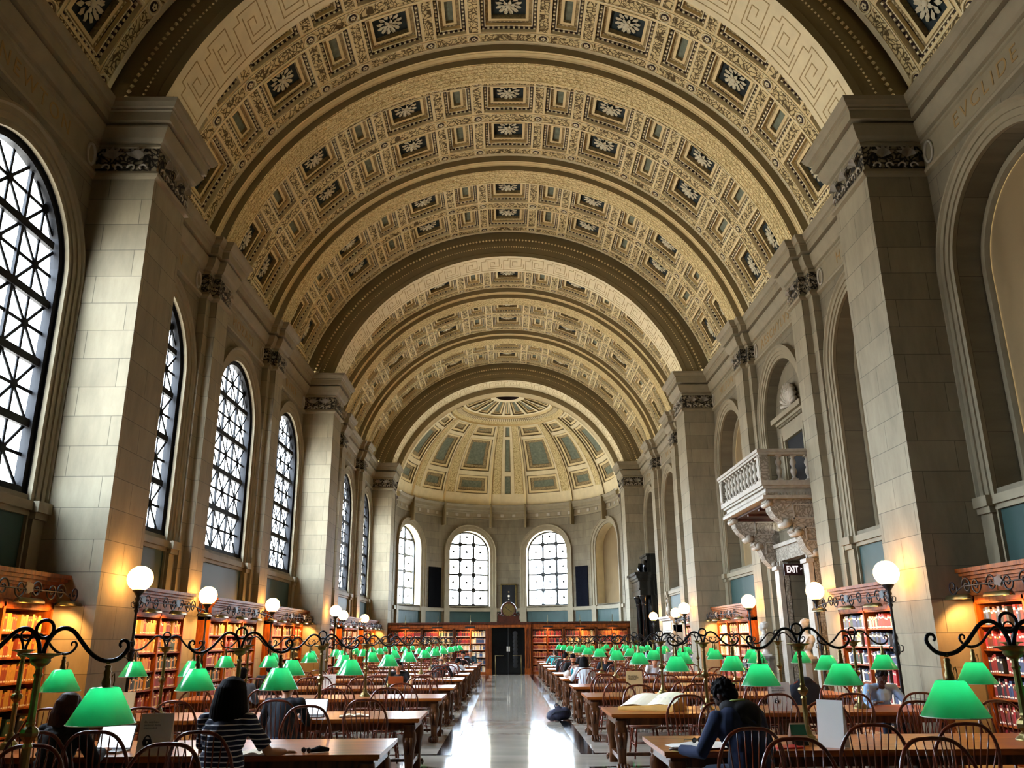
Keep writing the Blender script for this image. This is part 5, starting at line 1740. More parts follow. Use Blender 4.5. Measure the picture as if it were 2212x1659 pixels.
# upper doorway inside the arch, with shell
B = MB('limestone')
pts = arch_path(DW, OW, 4.6, SPR)
cen = mp(DW, 6.0, -.30)
for p, q in zip(pts, pts[1:] + pts[:1]): B.face([cen, mp(p[0], p[1], -.30), mp(q[0], q[1], -.30)])
def wb(y0, y1, z0, z1, d0, d1, mat): B.box(XW - d1, XW - d0, y0, y1, z0, z1, mat)
wb(DW - .72, DW + .72, 4.9, 7.02, -.31, -.27, 'dark_void')  # near-black panel for the opening, its darkness put into the colour
for a, c in ((-.98, -.72), (.72, .98)):
    wb(DW + a, DW + c, 4.9, 7.28, -.31, -.19, 'moulding'); wb(DW + (a + c) / 2 - .05, DW + (a + c) / 2 + .05, 4.9, 7.2, -.20, -.15, 'moulding')
wb(DW - .98, DW + .98, 7.02, 7.28, -.31, -.17, 'moulding')
wb(DW - .98, DW + .98, 7.28, 7.5, -.31, -.2, 'moulding')
wb(DW - 1.08, DW + 1.08, 7.5, 7.58, -.31, -.10, 'moulding'); wb(DW - 1.2, DW + 1.2, 7.58, 7.72, -.31, .0, 'moulding')
for k in range(22): wb(DW - 1.02 + .094 * k, DW - .97 + .094 * k, 7.44, 7.5, -.2, -.14, 'moulding')
# fluted shell
for k in range(11):
    a = pi * k / 10
    a0, a1 = a - .14, a + .14
    r = .52
    c0 = (XW + .22, DW, 7.86)
    top_ = (XW + .16, DW - r * cos(a), 7.95 + r * sin(a) * 1.05)
    B.tube([c0, ((c0[0] + top_[0]) / 2 - .05, (c0[1] + top_[1]) / 2, (c0[2] + top_[2]) / 2), top_], [.02, .055, .075], 8, 'carved_marble')
B.tube([(XW + .2, DW - .35, 8.25), (XW + .12, DW, 8.32), (XW + .2, DW + .35, 8.25)], .07, 8, 'carved_relief')
o = B.build('door_3'); struct(o)
# EXIT sign
t = thing('exit_sign', 'dark red EXIT sign with white letters hanging in the doorway under the balcony', 'sign', (7.53, 22.45, 3.48))
flat('sign_red', '#2a0a0c', 0.5)
emit('sign_white', '#e8d8d8', 0.7)
B = MB('sign_red'); B.box(-.24, .24, 0, .04, -.15, .15); B.tube([(0, .02, .155), (0, .02, .22)], .01, 5); B.build('board', t)
def text_obj(body, size, mat, parent, loc, rot=(pi / 2, 0, 0), name='lettering', align='CENTER', sx_=1.0, bold=0.0, sp=1.0, ls=1.0):
    c = bpy.data.curves.new(name, 'FONT'); c.body = body; c.size = size; c.extrude = .0008; c.align_x = align; c.align_y = 'CENTER'; c.offset = bold; c.space_character = sp; c.space_line = ls
    o = bpy.data.objects.new(name, c); COL.objects.link(o); c.materials.append(MATS[mat])
    if parent: o.parent = parent
    o.location = loc; o.rotation_euler = rot; o.scale = (sx_, 1, 1)
    return to_mesh(o)
text_obj('EXIT', .25, 'sign_white', t, (-.02, -.003, 0), sx_=.62, bold=.006)
text_obj('>', .12, 'sign_white', t, (.215, -.003, .01), sx_=.8, bold=.003)

# ---- remeshed sculpture helper -----------------------------------------
def ell(B, c, r, mat=None, n=12, M=None):
    prof = [(max(1e-4, sin(pi * k / (n // 2 + 2))), -cos(pi * k / (n // 2 + 2))) for k in range(n // 2 + 3)]
    T = Matrix.Translation(c) @ (M if M else Matrix.Identity(4)) @ Matrix.Diagonal((r[0], r[1], r[2], 1))
    B.lathe(prof, n, mat, M=T)
def sculpt(B, name, parent, voxel, smooth=6, fac=.5):
    o = B.build(name, parent)
    for p in o.data.polygons: p.use_smooth = True
    m_ = o.modifiers.new('surface', 'REMESH'); m_.mode = 'VOXEL'; m_.voxel_size = voxel; m_.use_smooth_shade = True
    if smooth:
        s_ = o.modifiers.new('smooth', 'SMOOTH'); s_.factor = fac; s_.iterations = smooth
    return o
def bust(x, y, z, rz, label, sc=1.0, ped='grey_marble', near=True):
    t = thing('bust', label, 'bust', (x, y, z), rz, 'marble busts')
    B = MB('white_marble')
    B.box(-.13, .13, -.13, .13, 0, .05); B.lathe([(.12, .05), (.10, .09), (.065, .14), (.07, .18), (.11, .22)], 16)
    B.build('socle', t)
    B = MB('white_marble')
    ell(B, (0, 0, .34), (.19, .125, .18)); ell(B, (-.15, -.01, .40), (.085, .085, .11)); ell(B, (.15, -.01, .40), (.085, .085, .11)); ell(B, (0, .02, .46), (.16, .10, .08)); ell(B, (0, .03, .24), (.12, .10, .08))
    B.tube([(0, 0, .42), (0, .01, .62)], [.075, .06], 10)
    ell(B, (0, .03, .72), (.078, .095, .115)); ell(B, (0, -.015, .75), (.085, .09, .10))
    ell(B, (0, .115, .70), (.016, .03, .035)); ell(B, (0, .08, .64), (.045, .04, .035)); ell(B, (0, .10, .665), (.03, .02, .012))
    for s_ in (-1, 1): ell(B, (s_ * .08, .01, .70), (.012, .03, .035)); ell(B, (s_ * .035, .108, .745), (.028, .014, .01))
    for k in range(14):
        a = 2 * pi * k / 14
        ell(B, (.07 * cos(a), -.02 + .07 * sin(a), .79 + .015 * cos(3 * a)), (.03, .03, .03))
    for k in range(5):
        B.tube([(-.19 + .07 * k, .08, .47 - .02 * k), (-.13 + .06 * k, .135, .34), (-.06 + .035 * k, .12, .2)], .02, 6)
    sculpt(B, 'figure', t, .012 if near else .02, 3)
    t.scale = (sc, sc, sc)
    p = thing('pedestal', 'veined grey marble pedestal carrying the ' + label.split(',')[0], 'pedestal', (x, y, 0), 0, 'marble pedestals')
    B = MB(ped)
    B.lathe([(.24, 0), (.24, .08), (.2, .12), (.185, .16), (.18, z - .12), (.2, z - .08), (.23, z - .05), (.23, z)], 8, smooth=False)
    B.build('shaft', p)
    return t
bust(6.88, 20.15, 1.27, 1.9, 'white marble bust by the doorway, nearer of the pair', 1.07)
bust(6.88, 23.35, 1.27, 1.2, 'white marble bust by the doorway, farther of the pair', 1.07)
bust(6.85, 35.95, 1.2, 1.6, 'pale marble bust, near side of the white doorway', 1.0, near=False)
bust(6.85, 39.6, 1.2, 1.4, 'pale marble bust, far side of the white doorway', 1.0, near=False)
# white marble doorway with its bust, and the black marble one
B = MB('white_marble')
for y0 in (36.75, 38.85): B.box(7.02, XW - .01, y0, y0 + .3, 0, 2.3); B.box(6.98, 7.02, y0 + .06, y0 + .24, .3, 2.1)
B.box(7.0, XW - .01, 36.75, 39.15, 2.0, 2.5); B.box(6.96, 7.0, 36.95, 38.95, 2.08, 2.42, 'pale_plaster')
B.box(6.88, XW - .01, 36.65, 39.25, 2.5, 2.58); B.box(6.8, XW - .01, 36.6, 39.3, 2.58, 2.66)
B.box(7.3, XW - .01, 37.05, 38.85, 0, 2.0, 'dark_void')  # opening filled by a near-black block, shade of its depth put into colour
o = B.build('door_4'); struct(o)
t = thing('bust', 'dark bronze-toned bust standing on the white doorway cornice', 'bust', (7.1, 37.95, 2.66), 1.5)
B = MB('carved_marble')
B.box(-.12, .12, -.12, .12, 0, .08); B.build('socle', t)
B = MB('carved_marble')
ell(B, (0, 0, .3), (.2, .13, .22)); B.tube([(0, 0, .4), (0, 0, .6)], .06, 8); ell(B, (0, .02, .68), (.08, .09, .11)); ell(B, (0, .11, .66), (.015, .02, .03))
sculpt(B, 'figure', t, .02, 3)
B = MB('black_marble')
for y0 in (42.35, 44.15):
    B.box(6.5, 7.0, y0 - .22, y0 + .22, 0, .75)
    B.lathe([(.2, .75), (.2, .82), (.165, .88), (.165, 1.4), (.15, 3.3), (.18, 3.34), (.17, 3.4), (.21, 3.62), (.26, 3.72), (.26, 3.8)], 20, o=(6.76, y0, 0))
B.box(7.0, XW - .01, 41.8, 44.7, 0, 3.8)
for z0, z1, d in ((3.8, 4.05, 0), (4.05, 4.15, .05), (4.15, 4.5, .02), (4.5, 4.62, .1), (4.62, 4.78, .18), (4.78, 4.9, .26)):
    B.box(6.5 - d, XW - .01, 42.0 - d, 44.5 + d * .5, z0, z1)
B.box(6.95, XW - .01, 42.25, 44.2, 4.9, 5.75)
B.box(6.9, XW - .01, 42.2, 44.25, 5.75, 5.85)
for s_ in (-1, 1): B.tube([(6.9, 43.22 + s_ * .8, 5.0), (6.85, 43.22 + s_ * .95, 5.2), (6.9, 43.22 + s_ * .85, 5.5)], .1, 8)
o = B.build('door_5'); struct(o)

# ================================================================== THINGS ON THE TABLES
flat('card_white', '#eeeae2', 0.7)
flat('card_cream', '#f0d9a0', 0.7)
flat('ink', '#17171a', 0.7)
flat('grey_ink', '#6b6b70', 0.7)
flat('red_plastic', '#b81f16', 0.4)
flat('page', '#f3ead2', 0.8, var=0.04)
flat('folio_cover', '#c9963a', 0.6, var=0.15, scale=5)
flat('navy_cloth', '#101826', 0.85, var=0.2, scale=7)
flat('backpack_cloth', '#23273f', 0.7, var=0.3, scale=6, bump=.4)
flat('teal_plastic', '#1d9fb0', 0.25)
flat('laptop_grey', '#8a8d92', 0.35, metal=0.6)
flat('laptop_copper', '#c9794c', 0.4, metal=0.2)
emit('screen_blue', '#7db4ff', 1.6)
emit('screen_white', '#dfe9f2', 1.2)
def lock_icon(parent, x, z, s, mat='ink', y=-.004):
    B = MB(mat)
    poly = [(-.5, -.55), (.5, -.55), (.62, -.1), (.5, .25), (-.5, .25), (-.62, -.1)]
    M_ = Matrix.Translation((x, y, z)) @ Matrix.Rotation(pi / 2, 4, 'X') @ Matrix.Scale(s, 4)
    B.prism(poly, 0, .02, None, M_)
    B.tube([tuple(M_ @ Vector((.36 * cos(a), .25 + .42 * sin(a), 0))) for a in [pi * k / 12 for k in range(13)]], s * .085, 6)
    B.build('padlock_picture', parent)
    B = MB('card_white'); B.lathe([(0, .0), (.13, .0)], 10, None, M=M_ @ Matrix.Translation((0, -.08, .03)), cap=False)
    B.prism([(-.05, -.3), (.05, -.3), (.05, -.08), (-.05, -.08)], .028, .031, None, M_)
    B.build('keyhole', parent)
def table_sign(x, y, rz, label, mat='card_white', w=.30, h=.40, text='Do not leave\npersonal items\nunattended.', lock=True, ts=.032, ls=.055):
    t = thing('table_sign', label, 'sign', (x, y, .751), rz, 'folded notices on the tables')
    B = MB(mat)
    lean = .06
    B.mesh_add([(-w / 2, 0, 0), (w / 2, 0, 0), (w / 2, lean, h), (-w / 2, lean, h), (-w / 2, .003, 0), (w / 2, .003, 0), (w / 2, lean + .003, h), (-w / 2, lean + .003, h)], [(0, 1, 2, 3), (7, 6, 5, 4), (0, 4, 5, 1), (1, 5, 6, 2), (2, 6, 7, 3), (3, 7, 4, 0)])
    B.mesh_add([(-w / 2, 2 * lean, 0), (w / 2, 2 * lean, 0), (w / 2, lean, h), (-w / 2, lean, h)], [(0, 3, 2, 1)])
    B.build('card', t)
    if text:
        lean_a = math.atan2(lean, h)
        e = text_obj(text, ts, 'grey_ink' if mat == 'card_white' else 'ink', t, (-w * .38, lean * .72 - .003, h * .72), rot=(pi / 2 - lean_a, 0, 0), name='notice_text', align='LEFT')
    if lock: lock_icon(t, -w * .2, h * .34, ls, y=lean * .3 - .006)
    return t
table_sign(-3.42, 8.30, .05, 'white folded notice with a black padlock under the big near-left green lamp', h=.36, ts=.026, ls=.07)
table_sign(2.24, 16.2, .1, 'cream folded notice with a black padlock behind the open folio', 'card_cream', h=.42)
table_sign(3.78, 12.55, -.05, 'white folded notice with a black padlock behind the curly-haired reader', h=.38)
table_sign(2.92, 8.42, -.8, 'tall blank white card standing by the near right chairs', 'card_white', w=.26, h=.42, text='', lock=False)
table_sign(-4.12, 19.6, .0, 'small white text notice on the fifth left table', 'card_white', h=.28, lock=False)
table_sign(-5.45, 12.2, .0, 'cream notice behind the large near-left lamp, beside the brown-haired woman', 'card_cream', h=.34, text='', lock=False)
t = thing('leaflet', 'folded green and white leaflet left of the tall white card', 'leaflet', (2.70, 8.62, .751), .15)
B = MB('card_white'); B.mesh_add([(-.09, 0, 0), (.09, 0, 0), (.08, .04, .2), (-.08, .04, .2), (.09, .11, 0), (-.09, .11, 0)], [(0, 1, 2, 3), (2, 4, 5, 3)]); B.build('card', t)
flat('leaf_green', '#2f8a76', .7)
B = MB('leaf_green'); B.mesh_add([(-.082, .014, .09), (.082, .014, .09), (.075, .034, .185), (-.075, .034, .185)], [(0, 1, 2, 3)]); B.build('picture', t)
B = MB('ink'); B.mesh_add([(-.085, -.002, .0), (.085, -.002, .0), (.082, .011, .07), (-.082, .011, .07)], [(0, 1, 2, 3)]); B.build('photo', t)
B = MB('red_plastic'); B.box(-.14, .14, -.1, .1, 0, .014); B.box(-.14, -.12, -.1, .1, .014, .02)
o = B.build('folder'); o.location = (2.5, 8.45, .751); o.rotation_euler = (0, 0, .2); tag(o, 'flat red folder on the near right table beside the leaflet', 'folder')
def open_book(x, y, rz, w, d, label, z=.752, cat='book', tilt=0.0, mat='page'):
    t = thing('open_book', label, cat, (x, y, z), rz)
    B = MB(mat)
    n = 8
    for s_ in (-1, 1):
        prof = [(s_ * w * k / n, .012 + .022 * sin(pi * min(1, k / n * 1.4)) * (1 - .4 * k / n)) for k in range(n + 1)]
        for (a, za), (c, zc_) in zip(prof[:-1], prof[1:]):
            B.face([(a, -d / 2, za), (c, -d / 2, zc_), (c, d / 2, zc_), (a, d / 2, za)], smooth=True)
            B.face([(a, -d / 2, 0.004), (c, -d / 2, .004), (c, -d / 2, zc_), (a, -d / 2, za)])
        e = prof[-1]
        B.face([(e[0], -d / 2, .004), (e[0], d / 2, .004), (e[0], d / 2, e[1]), (e[0], -d / 2, e[1])])
    B.build('pages', t)
    B = MB('book_cloth_7'); B.box(-w - .006, w + .006, -d / 2 - .006, d / 2 + .006, 0, .004); B.build('cover', t)
    if tilt: t.rotation_euler = (tilt, 0, rz)
    return t
open_book(-2.43, 8.36, .15, .19, .30, 'bright open book in front of the striped-shirt reader')
# folio
t = thing('folio', 'large open folio resting in a golden box on the aisle end of a right table', 'book', (2.0, 12.95, .752), -.55)
B = MB('folio_cover')
B.box(-.42, .42, -.30, .30, 0, .018)
B.mesh_add([(-.42, -.30, .018), (.42, -.30, .018), (.42, -.27, .1), (-.42, -.27, .05), (-.42, .30, .018), (.42, .30, .018), (.42, .27, .2), (-.42, .27, .12)], [(0, 1, 2, 3), (1, 5, 6, 2), (5, 4, 7, 6), (4, 0, 3, 7)])
B.build('cover', t)
B = MB('page')
for s_, h0, h1 in ((-1, .06, .12), (1, .10, .2)):
    n = 6
    for k in range(n):
        a, c = s_ * .40 * k / n, s_ * .40 * (k + 1) / n
        za, zc_ = .05 + .03 * sin(pi * k / n), .05 + .03 * sin(pi * (k + 1) / n)
        B.face([(a, -.26, za + .03 * (a + .4)), (c, -.26, zc_ + .03 * (c + .4)), (c, .26, zc_ + .12 + .06 * (c + .4)), (a, .26, za + .12 + .06 * (a + .4))], smooth=True)
B.build('pages', t)
B = MB('grey_ink')
for k in range(5): B.box(.08 + .06 * k, .11 + .06 * k, -.1 + .03 * k, -.08 + .03 * k, .165, .167)
B.build('print', t)
open_book(-2.25, 12.25, .2, .2, .22, 'loose white papers open on the third left table')
B = MB('card_white')
n = 8
for i in range(n):
    for j in range(4):
        def q(i_, j_):
            x = -.35 + .75 * i_ / n; y = -.26 + .5 * j_ / 4
            over = max(0, -.05 - y) if x < .1 else 0
            return (x, y, .004 + .012 * sin(i_ * 1.1) * sin(j_) + (-.0 if x > -.28 else -.02) + .012)
        B.face([q(i, j), q(i + 1, j), q(i + 1, j + 1), q(i, j + 1)], smooth=True)
o = B.build('newspaper'); o.location = (1.78, 8.62, .751); o.rotation_euler = (0, 0, .25); tag(o, 'pale magazine spread beside the arm of the navy-hooded reader', 'magazine')
def glasses(x, y, rz, label, z=.752):
    t = thing('eyeglasses', label, 'glasses', (x, y, z), rz)
    B = MB('ink')
    for s_ in (-1, 1):
        B.tube([(s_ * .035 + .028 * cos(a), 0, .022 + .02 * sin(a)) for a in [2 * pi * k / 14 for k in range(14)]], .0035, 5, closed=True)
    B.tube([(-.008, 0, .03), (.008, 0, .03)], .003, 5); B.build('frame', t)
    B = MB('black_marble')
    for s_ in (-1, 1): B.lathe([(0, 0), (.026, 0)], 12, M=Matrix.Translation((s_ * .035, 0, .022)) @ Matrix.Rotation(pi / 2, 4, 'X'), cap=False)
    B.build('lens', t)
    for s_ in (-1, 1):
        B = MB('ink'); B.tube([(s_ * .065, 0, .03), (s_ * .07, .1, .022), (s_ * .06, .13, .006)], .003, 5); B.build('temple', t)
glasses(-2.02, 8.4, -.6, 'dark sunglasses lying on the second left table')
glasses(1.72, 8.72, .5, 'black eyeglasses lying on the pale magazine', .775)
B = MB('navy_cloth'); B.tube([(-.09, 0, .015), (0, .01, .03), (.09, .02, .018)], [.015, .03, .016], 8)
o = B.build('glasses_case'); o.location = (-1.90, 8.42, .752); o.rotation_euler = (0, 0, .3); tag(o, 'soft black glasses case beside the dark sunglasses', 'case')
B = MB('book_cloth_8'); B.tube([(-.08, 0, .005), (.07, 0, .005), (.085, 0, .005)], [.0042, .0042, .001], 6)
o = B.build('pencil'); o.location = (-2.17, 8.33, .751); o.rotation_euler = (0, 0, .5); tag(o, 'orange pencil between the open book and the sunglasses', 'pencil')
def laptop(x, y, rz, label, body='laptop_grey', screen_='screen_white', open_=1.9, w=.34):
    t = thing('laptop', label, 'laptop', (x, y, .752), rz, 'laptops on the tables')
    B = MB(body); B.box(-w / 2, w / 2, -.12, .12, 0, .016); B.build('base', t)
    B = MB('ink'); B.box(-w / 2 + .02, w / 2 - .02, -.03, .1, .016, .018); B.build('keyboard', t)
    M_ = Matrix.Translation((0, .12, .014)) @ Matrix.Rotation(open_ - pi / 2, 4, 'X').inverted()
    B = MB(body); B.box(-w / 2, w / 2, 0, .008, 0, .225, M=M_); l = B.build('lid', t)
    B = MB(screen_); B.box(-w / 2 + .012, w / 2 - .012, -.002, 0, .012, .213, M=M_); B.build('screen', t)
    return t
laptop(-3.98, 8.6, -.12, 'open silver laptop in front of the brown-haired woman', w=.36)
laptop(-2.83, 12.2, -.1, 'open laptop with a pale screen before the dark-jacketed reader', w=.34)
laptop(-2.65, 19.9, pi + .05, 'copper-backed laptop before the woman wearing headphones', 'laptop_copper')
laptop(1.78, 23.55, .0, 'open laptop with a blue screen before the long-haired reader in white', 'laptop_copper', 'screen_blue', 1.75, .38)
laptop(2.0, 26.95, pi, 'pale laptop before the bearded reader facing the camera', 'card_white')
def bottle(x, y, label, mat, h=.24, r=.035, cap='card_white', z=.751):
    t = thing('bottle', label, 'bottle', (x, y, z))
    B = MB(mat); B.lathe([(r * .9, 0), (r, .01), (r, h * .68), (r * .85, h * .78), (r * .42, h * .88), (r * .42, h * .94)], 18); B.build('body', t)
    B = MB(cap); B.lathe([(r * .46, h * .92), (r * .46, h)], 14); B.build('cap', t)
def clear_plastic():
    m_, nt, b = new_mat('clear_plastic')
    b.inputs['Base Color'].default_value = (.85, .9, .95, 1); b.inputs['Roughness'].default_value = .1
    b.inputs['Transmission Weight'].default_value = .75; b.inputs['IOR'].default_value = 1.2
clear_plastic()
bottle(1.62, 23.35, 'turquoise water bottle at the aisle end of the sixth right table', 'teal_plastic', .27, .04)
bottle(5.2, 12.95, 'clear water bottle before the man in a light blue shirt', 'clear_plastic', .25, .034)
bottle(-2.3, 19.75, 'pale yellow bottle beside the copper-backed laptop', 'card_cream', .22, .045)
t = thing('bag', 'white bag standing on the aisle end of the sixth right table', 'bag', (1.47, 23.3, .751))
B = MB('card_white'); ell(B, (0, 0, .09), (.10, .07, .09)); ell(B, (.03, 0, .15), (.06, .05, .06)); sculpt(B, 'body', t, .012, 5)
# backpack on the floor
t = thing('backpack', 'dark blue backpack lying on the marble floor by the right tables', 'backpack', (1.02, 19.9, 0), .2)
B = MB('backpack_cloth')
ell(B, (0, 0, .13), (.27, .2, .13)); ell(B, (.15, .02, .15), (.15, .17, .14)); ell(B, (-.15, -.03, .09), (.14, .15, .09)); ell(B, (.02, .05, .24), (.09, .09, .07)); ell(B, (.0, -.12, .12), (.17, .1, .1))
sculpt(B, 'body', t, .014, 4)
B = MB('navy_cloth')
B.tube([(-.05, .03, .25), (-.08, .03, .33), (-.02, .03, .36), (.05, .03, .29)], .012, 6)
B.tube([(-.2, -.1, .12), (-.12, -.2, .2), (.06, -.2, .22), (.2, -.14, .2)], .014, 6); B.build('strap', t)
# jacket over a chair
c = CH[(1, 3, 'n', 3)]
t = thing('jacket', 'navy jacket hung over a chair back near the marble busts', 'jacket', tuple(c.location), c.rotation_euler.z)
B = MB('navy_cloth')
ell(B, (0, -.25, .86), (.28, .08, .2)); ell(B, (0, -.24, .62), (.25, .07, .25)); ell(B, (-.24, -.22, .7), (.07, .07, .28)); ell(B, (.24, -.22, .7), (.07, .07, .28)); ell(B, (0, -.27, 1.03), (.14, .07, .07))
sculpt(B, 'body', t, .02, 4)
for sx, k, x, dy, lab in ((-1, 5, -1.75, .1, 'left, in the sixth row'), (-1, 6, -1.8, -.1, 'left, in the seventh row'), (-1, 8, -1.7, .0, 'left, in the ninth row'), (1, 7, 1.8, .1, 'right, in the eighth row'), (-1, 9, -1.75, 0, 'left, in the tenth row')):
    open_book(x, TY[sx][k] + dy, .3, .2, .27, 'open book on the aisle end of a table on the ' + lab)
# ================================================================== PEOPLE
def stripes():
    m_, nt, b = new_mat('striped_jersey')
    tc = nt.nodes.new('ShaderNodeTexCoord'); sp = nt.nodes.new('ShaderNodeSeparateXYZ')
    nt.links.new(tc.outputs['Object'], sp.inputs[0])
    n = nt.nodes.new('ShaderNodeTexNoise'); n.inputs['Scale'].default_value = 4
    nt.links.new(tc.outputs['Object'], n.inputs['Vector'])
    ad = nt.nodes.new('ShaderNodeMath'); ad.operation = 'MULTIPLY_ADD'; ad.inputs[1].default_value = .03
    nt.links.new(n.outputs['Fac'], ad.inputs[0]); nt.links.new(sp.outputs['Z'], ad.inputs[2])
    mu = nt.nodes.new('ShaderNodeMath'); mu.operation = 'MULTIPLY'; mu.inputs[1].default_value = 26
    fr = nt.nodes.new('ShaderNodeMath'); fr.operation = 'FRACT'
    gt = nt.nodes.new('ShaderNodeMath'); gt.operation = 'GREATER_THAN'; gt.inputs[1].default_value = .76
    nt.links.new(ad.outputs[0], mu.inputs[0]); nt.links.new(mu.outputs[0], fr.inputs[0]); nt.links.new(fr.outputs[0], gt.inputs[0])
    mx = nt.nodes.new('ShaderNodeMixRGB'); mx.inputs[1].default_value = lin('#10193a'); mx.inputs[2].default_value = lin('#dcdde2')
    nt.links.new(gt.outputs[0], mx.inputs[0]); nt.links.new(mx.outputs[0], b.inputs['Base Color']); setp(b, rough=.85)
stripes()
flat('skin_light', '#c98f6e', 0.5, var=.06, scale=12)
flat('skin_tan', '#a9714c', 0.5, var=.06, scale=12)
flat('skin_dark', '#3c2118', 0.42, var=.1, scale=12)
flat('hair_black', '#050406', 0.75, spec=.15, var=.4, scale=30, stretch=(1, 1, .15))
flat('hair_brown', '#3a1e12', 0.6, spec=.3, var=.5, scale=30, stretch=(1, 1, .15))
flat('hair_grey', '#5b5148', 0.5, var=.3, scale=30)
flat('cloth_navy', '#18284a', 0.85, var=.12, scale=6)
flat('cloth_black', '#0a0b10', 0.85, var=.2, scale=6)
flat('cloth_dark', '#121a26', 0.85, var=.2, scale=6)
flat('cloth_white', '#cfd2d8', 0.8, var=.06, scale=6)
flat('cloth_lightblue', '#8fb2dc', 0.75, var=.08, scale=6)
flat('cloth_grey', '#6b7380', 0.85, var=.1, scale=6)
flat('cloth_teal', '#1b9d9b', 0.8, var=.08, scale=6)
flat('cloth_slate', '#2c4a5a', 0.85, var=.1, scale=6)
flat('denim', '#26364f', 0.85, var=.15, scale=8)
flat('lanyard', '#b9cf7a', 0.6)
flat('lips', '#8a4238', 0.5)
def rotx(a): return Matrix.Rotation(-a, 3, 'X')      # positive a leans forward (+y)
def person(name, label, loc, rz, lean=.25, nod=.35, turn=0.0, L=(-.16, .42), R=(.16, .42), top='cloth_navy', skin='skin_light', hair='short', hc='hair_black', sleeves=1.0, legs='denim', fine=False, tuck=0.0, s=1.0, hz=.79, extra=None, tilt=0.0, size=1.0):
    """seated figure facing local +y; L, R: (x, y) of the hands on the table top"""
    t = thing('person', label, 'person', (loc[0], loc[1], 0), rz)
    t.scale = (size, size, size); hz = hz / size
    vx = .0085 if fine else .016
    hip = Vector((0, -.03, .57)); Rl = rotx(lean)
    def on(v): return hip + Rl @ Vector(v)
    chest = on((0, 0, .30)); nb = on((0, .0, .49))
    head = nb + rotx(lean * .6 + nod * .55) @ Vector((tilt, .02, .145))
    HM = Matrix.Translation(head) @ (Matrix.Rotation(turn, 4, 'Z') @ Matrix.Rotation(-(lean * .5 + nod), 4, 'X') @ Matrix.Rotation(tilt * 2, 4, 'Y'))
    def hp(v): return tuple(HM @ Vector(v))
    sh = {q: on((q * .185 * s, 0, .435)) for q in (-1, 1)}
    hand = {-1: Vector((L[0], L[1], L[2] if len(L) > 2 else hz)), 1: Vector((R[0], R[1], R[2] if len(R) > 2 else hz))}
    elb = {}
    for q in (-1, 1):
        a, b_ = .29, .27
        d = hand[q] - sh[q]; D = min(d.length, a + b_ - .01)
        d.normalize(); hand[q] = sh[q] + d * D
        x = (a * a - b_ * b_ + D * D) / (2 * D); h = math.sqrt(max(0, a * a - x * x))
        pole = Vector((q * .55, -.15, -.9)); pole = (pole - d * pole.dot(d)).normalized()
        elb[q] = sh[q] + d * x + pole * h
        if elb[q].z < .78 and elb[q].y > .30: elb[q].z = .80
    # ---- body: one continuous skin surface ----
    B = MB(skin)
    ell(B, (0, 0, 0), (.078, .096, .114), M=HM); 
    ell(B, (0, 0, 0), (.06, .06, .06), M=HM @ Matrix.Translation((0, .035, -.065)))
    for k, (p, r) in enumerate((((0, .098, -.012), (.013, .022, .028)), ((0, .085, -.065), (.026, .018, .014)), ((0, .07, -.098), (.026, .022, .02)), ((-.034, .074, .018), (.022, .016, .01)), ((.034, .074, .018), (.022, .016, .01)), ((-.045, .065, -.035), (.022, .02, .02)), ((.045, .065, -.035), (.022, .02, .02)))):
        ell(B, (0, 0, 0), r, M=HM @ Matrix.Translation(p), n=8)
    for q in (-1, 1): ell(B, (0, 0, 0), (.012, .022, .032), M=HM @ Matrix.Translation((q * .078, -.005, -.01)), n=8)
    B.tube([tuple(nb + Vector((0, -.01, -.05))), tuple(nb.lerp(head, .5)), hp((0, -.01, -.04))], [.062, .052, .055], 12)
    B.tube([tuple(hip), tuple(on((0, 0, .15))), tuple(chest), tuple(on((0, 0, .42)))], [.12, .11, .12, .09], 12)
    for q in (-1, 1):
        B.tube([tuple(on((0, 0, .42))), tuple(sh[q]), tuple(elb[q]), tuple(elb[q].lerp(hand[q], .55)), tuple(hand[q])], [.06, .045, .038, .034, .025], 10)
        f = (hand[q] - elb[q]).normalized(); u = Vector((-f.y, f.x, 0)).normalized()
        pc = hand[q] + f * .045
        ell(B, (0, 0, 0), (.04, .048, .016), M=Matrix.Translation(pc) @ Matrix.Rotation(math.atan2(f.y, f.x) - pi / 2, 4, 'Z'), n=8)
        for k in range(4):
            o_ = u * (.030 - .02 * k)
            ln = (.055, .068, .072, .062)[k if q > 0 else 3 - k] * .9
            p0 = pc + f * .03 + o_; p1 = p0 + f * ln * .5 + Vector((0, 0, .006)); p2 = p0 + f * ln + Vector((0, 0, -.016))
            B.tube([tuple(p0), tuple(p1), tuple(p2)], [.0095, .009, .0075], 7)
        th = -u * q * 1.0
        B.tube([tuple(hand[q] + f * .02 + th * .025), tuple(hand[q] + f * .055 + th * .055), tuple(hand[q] + f * .09 + th * .058)], [.013, .011, .008], 7)
        kn = Vector((q * .12, .40, .53)); an = Vector((q * .13, .38, .10))
        B.tube([(q * .08, 0, .55), tuple(kn), tuple(an)], [.075, .05, .035], 10)
        B.tube([tuple(an), (q * .14, .40, .04), (q * .14, .50, .03)], [.035, .035, .025], 8)
    sculpt(B, 'body', t, vx if fine else .017, 3 if fine else 2)
    # ---- clothes ----
    C = MB(top)
    C.tube([tuple(hip + Vector((0, 0, -.05))), tuple(on((0, 0, .04))), tuple(on((0, -.01, .2))), tuple(chest + Vector((0, 0, .0))), tuple(on((0, -.012, .40))), tuple(on((0, -.005, .455)))], [.155, .15, .145, .155, .13, .07], 16)
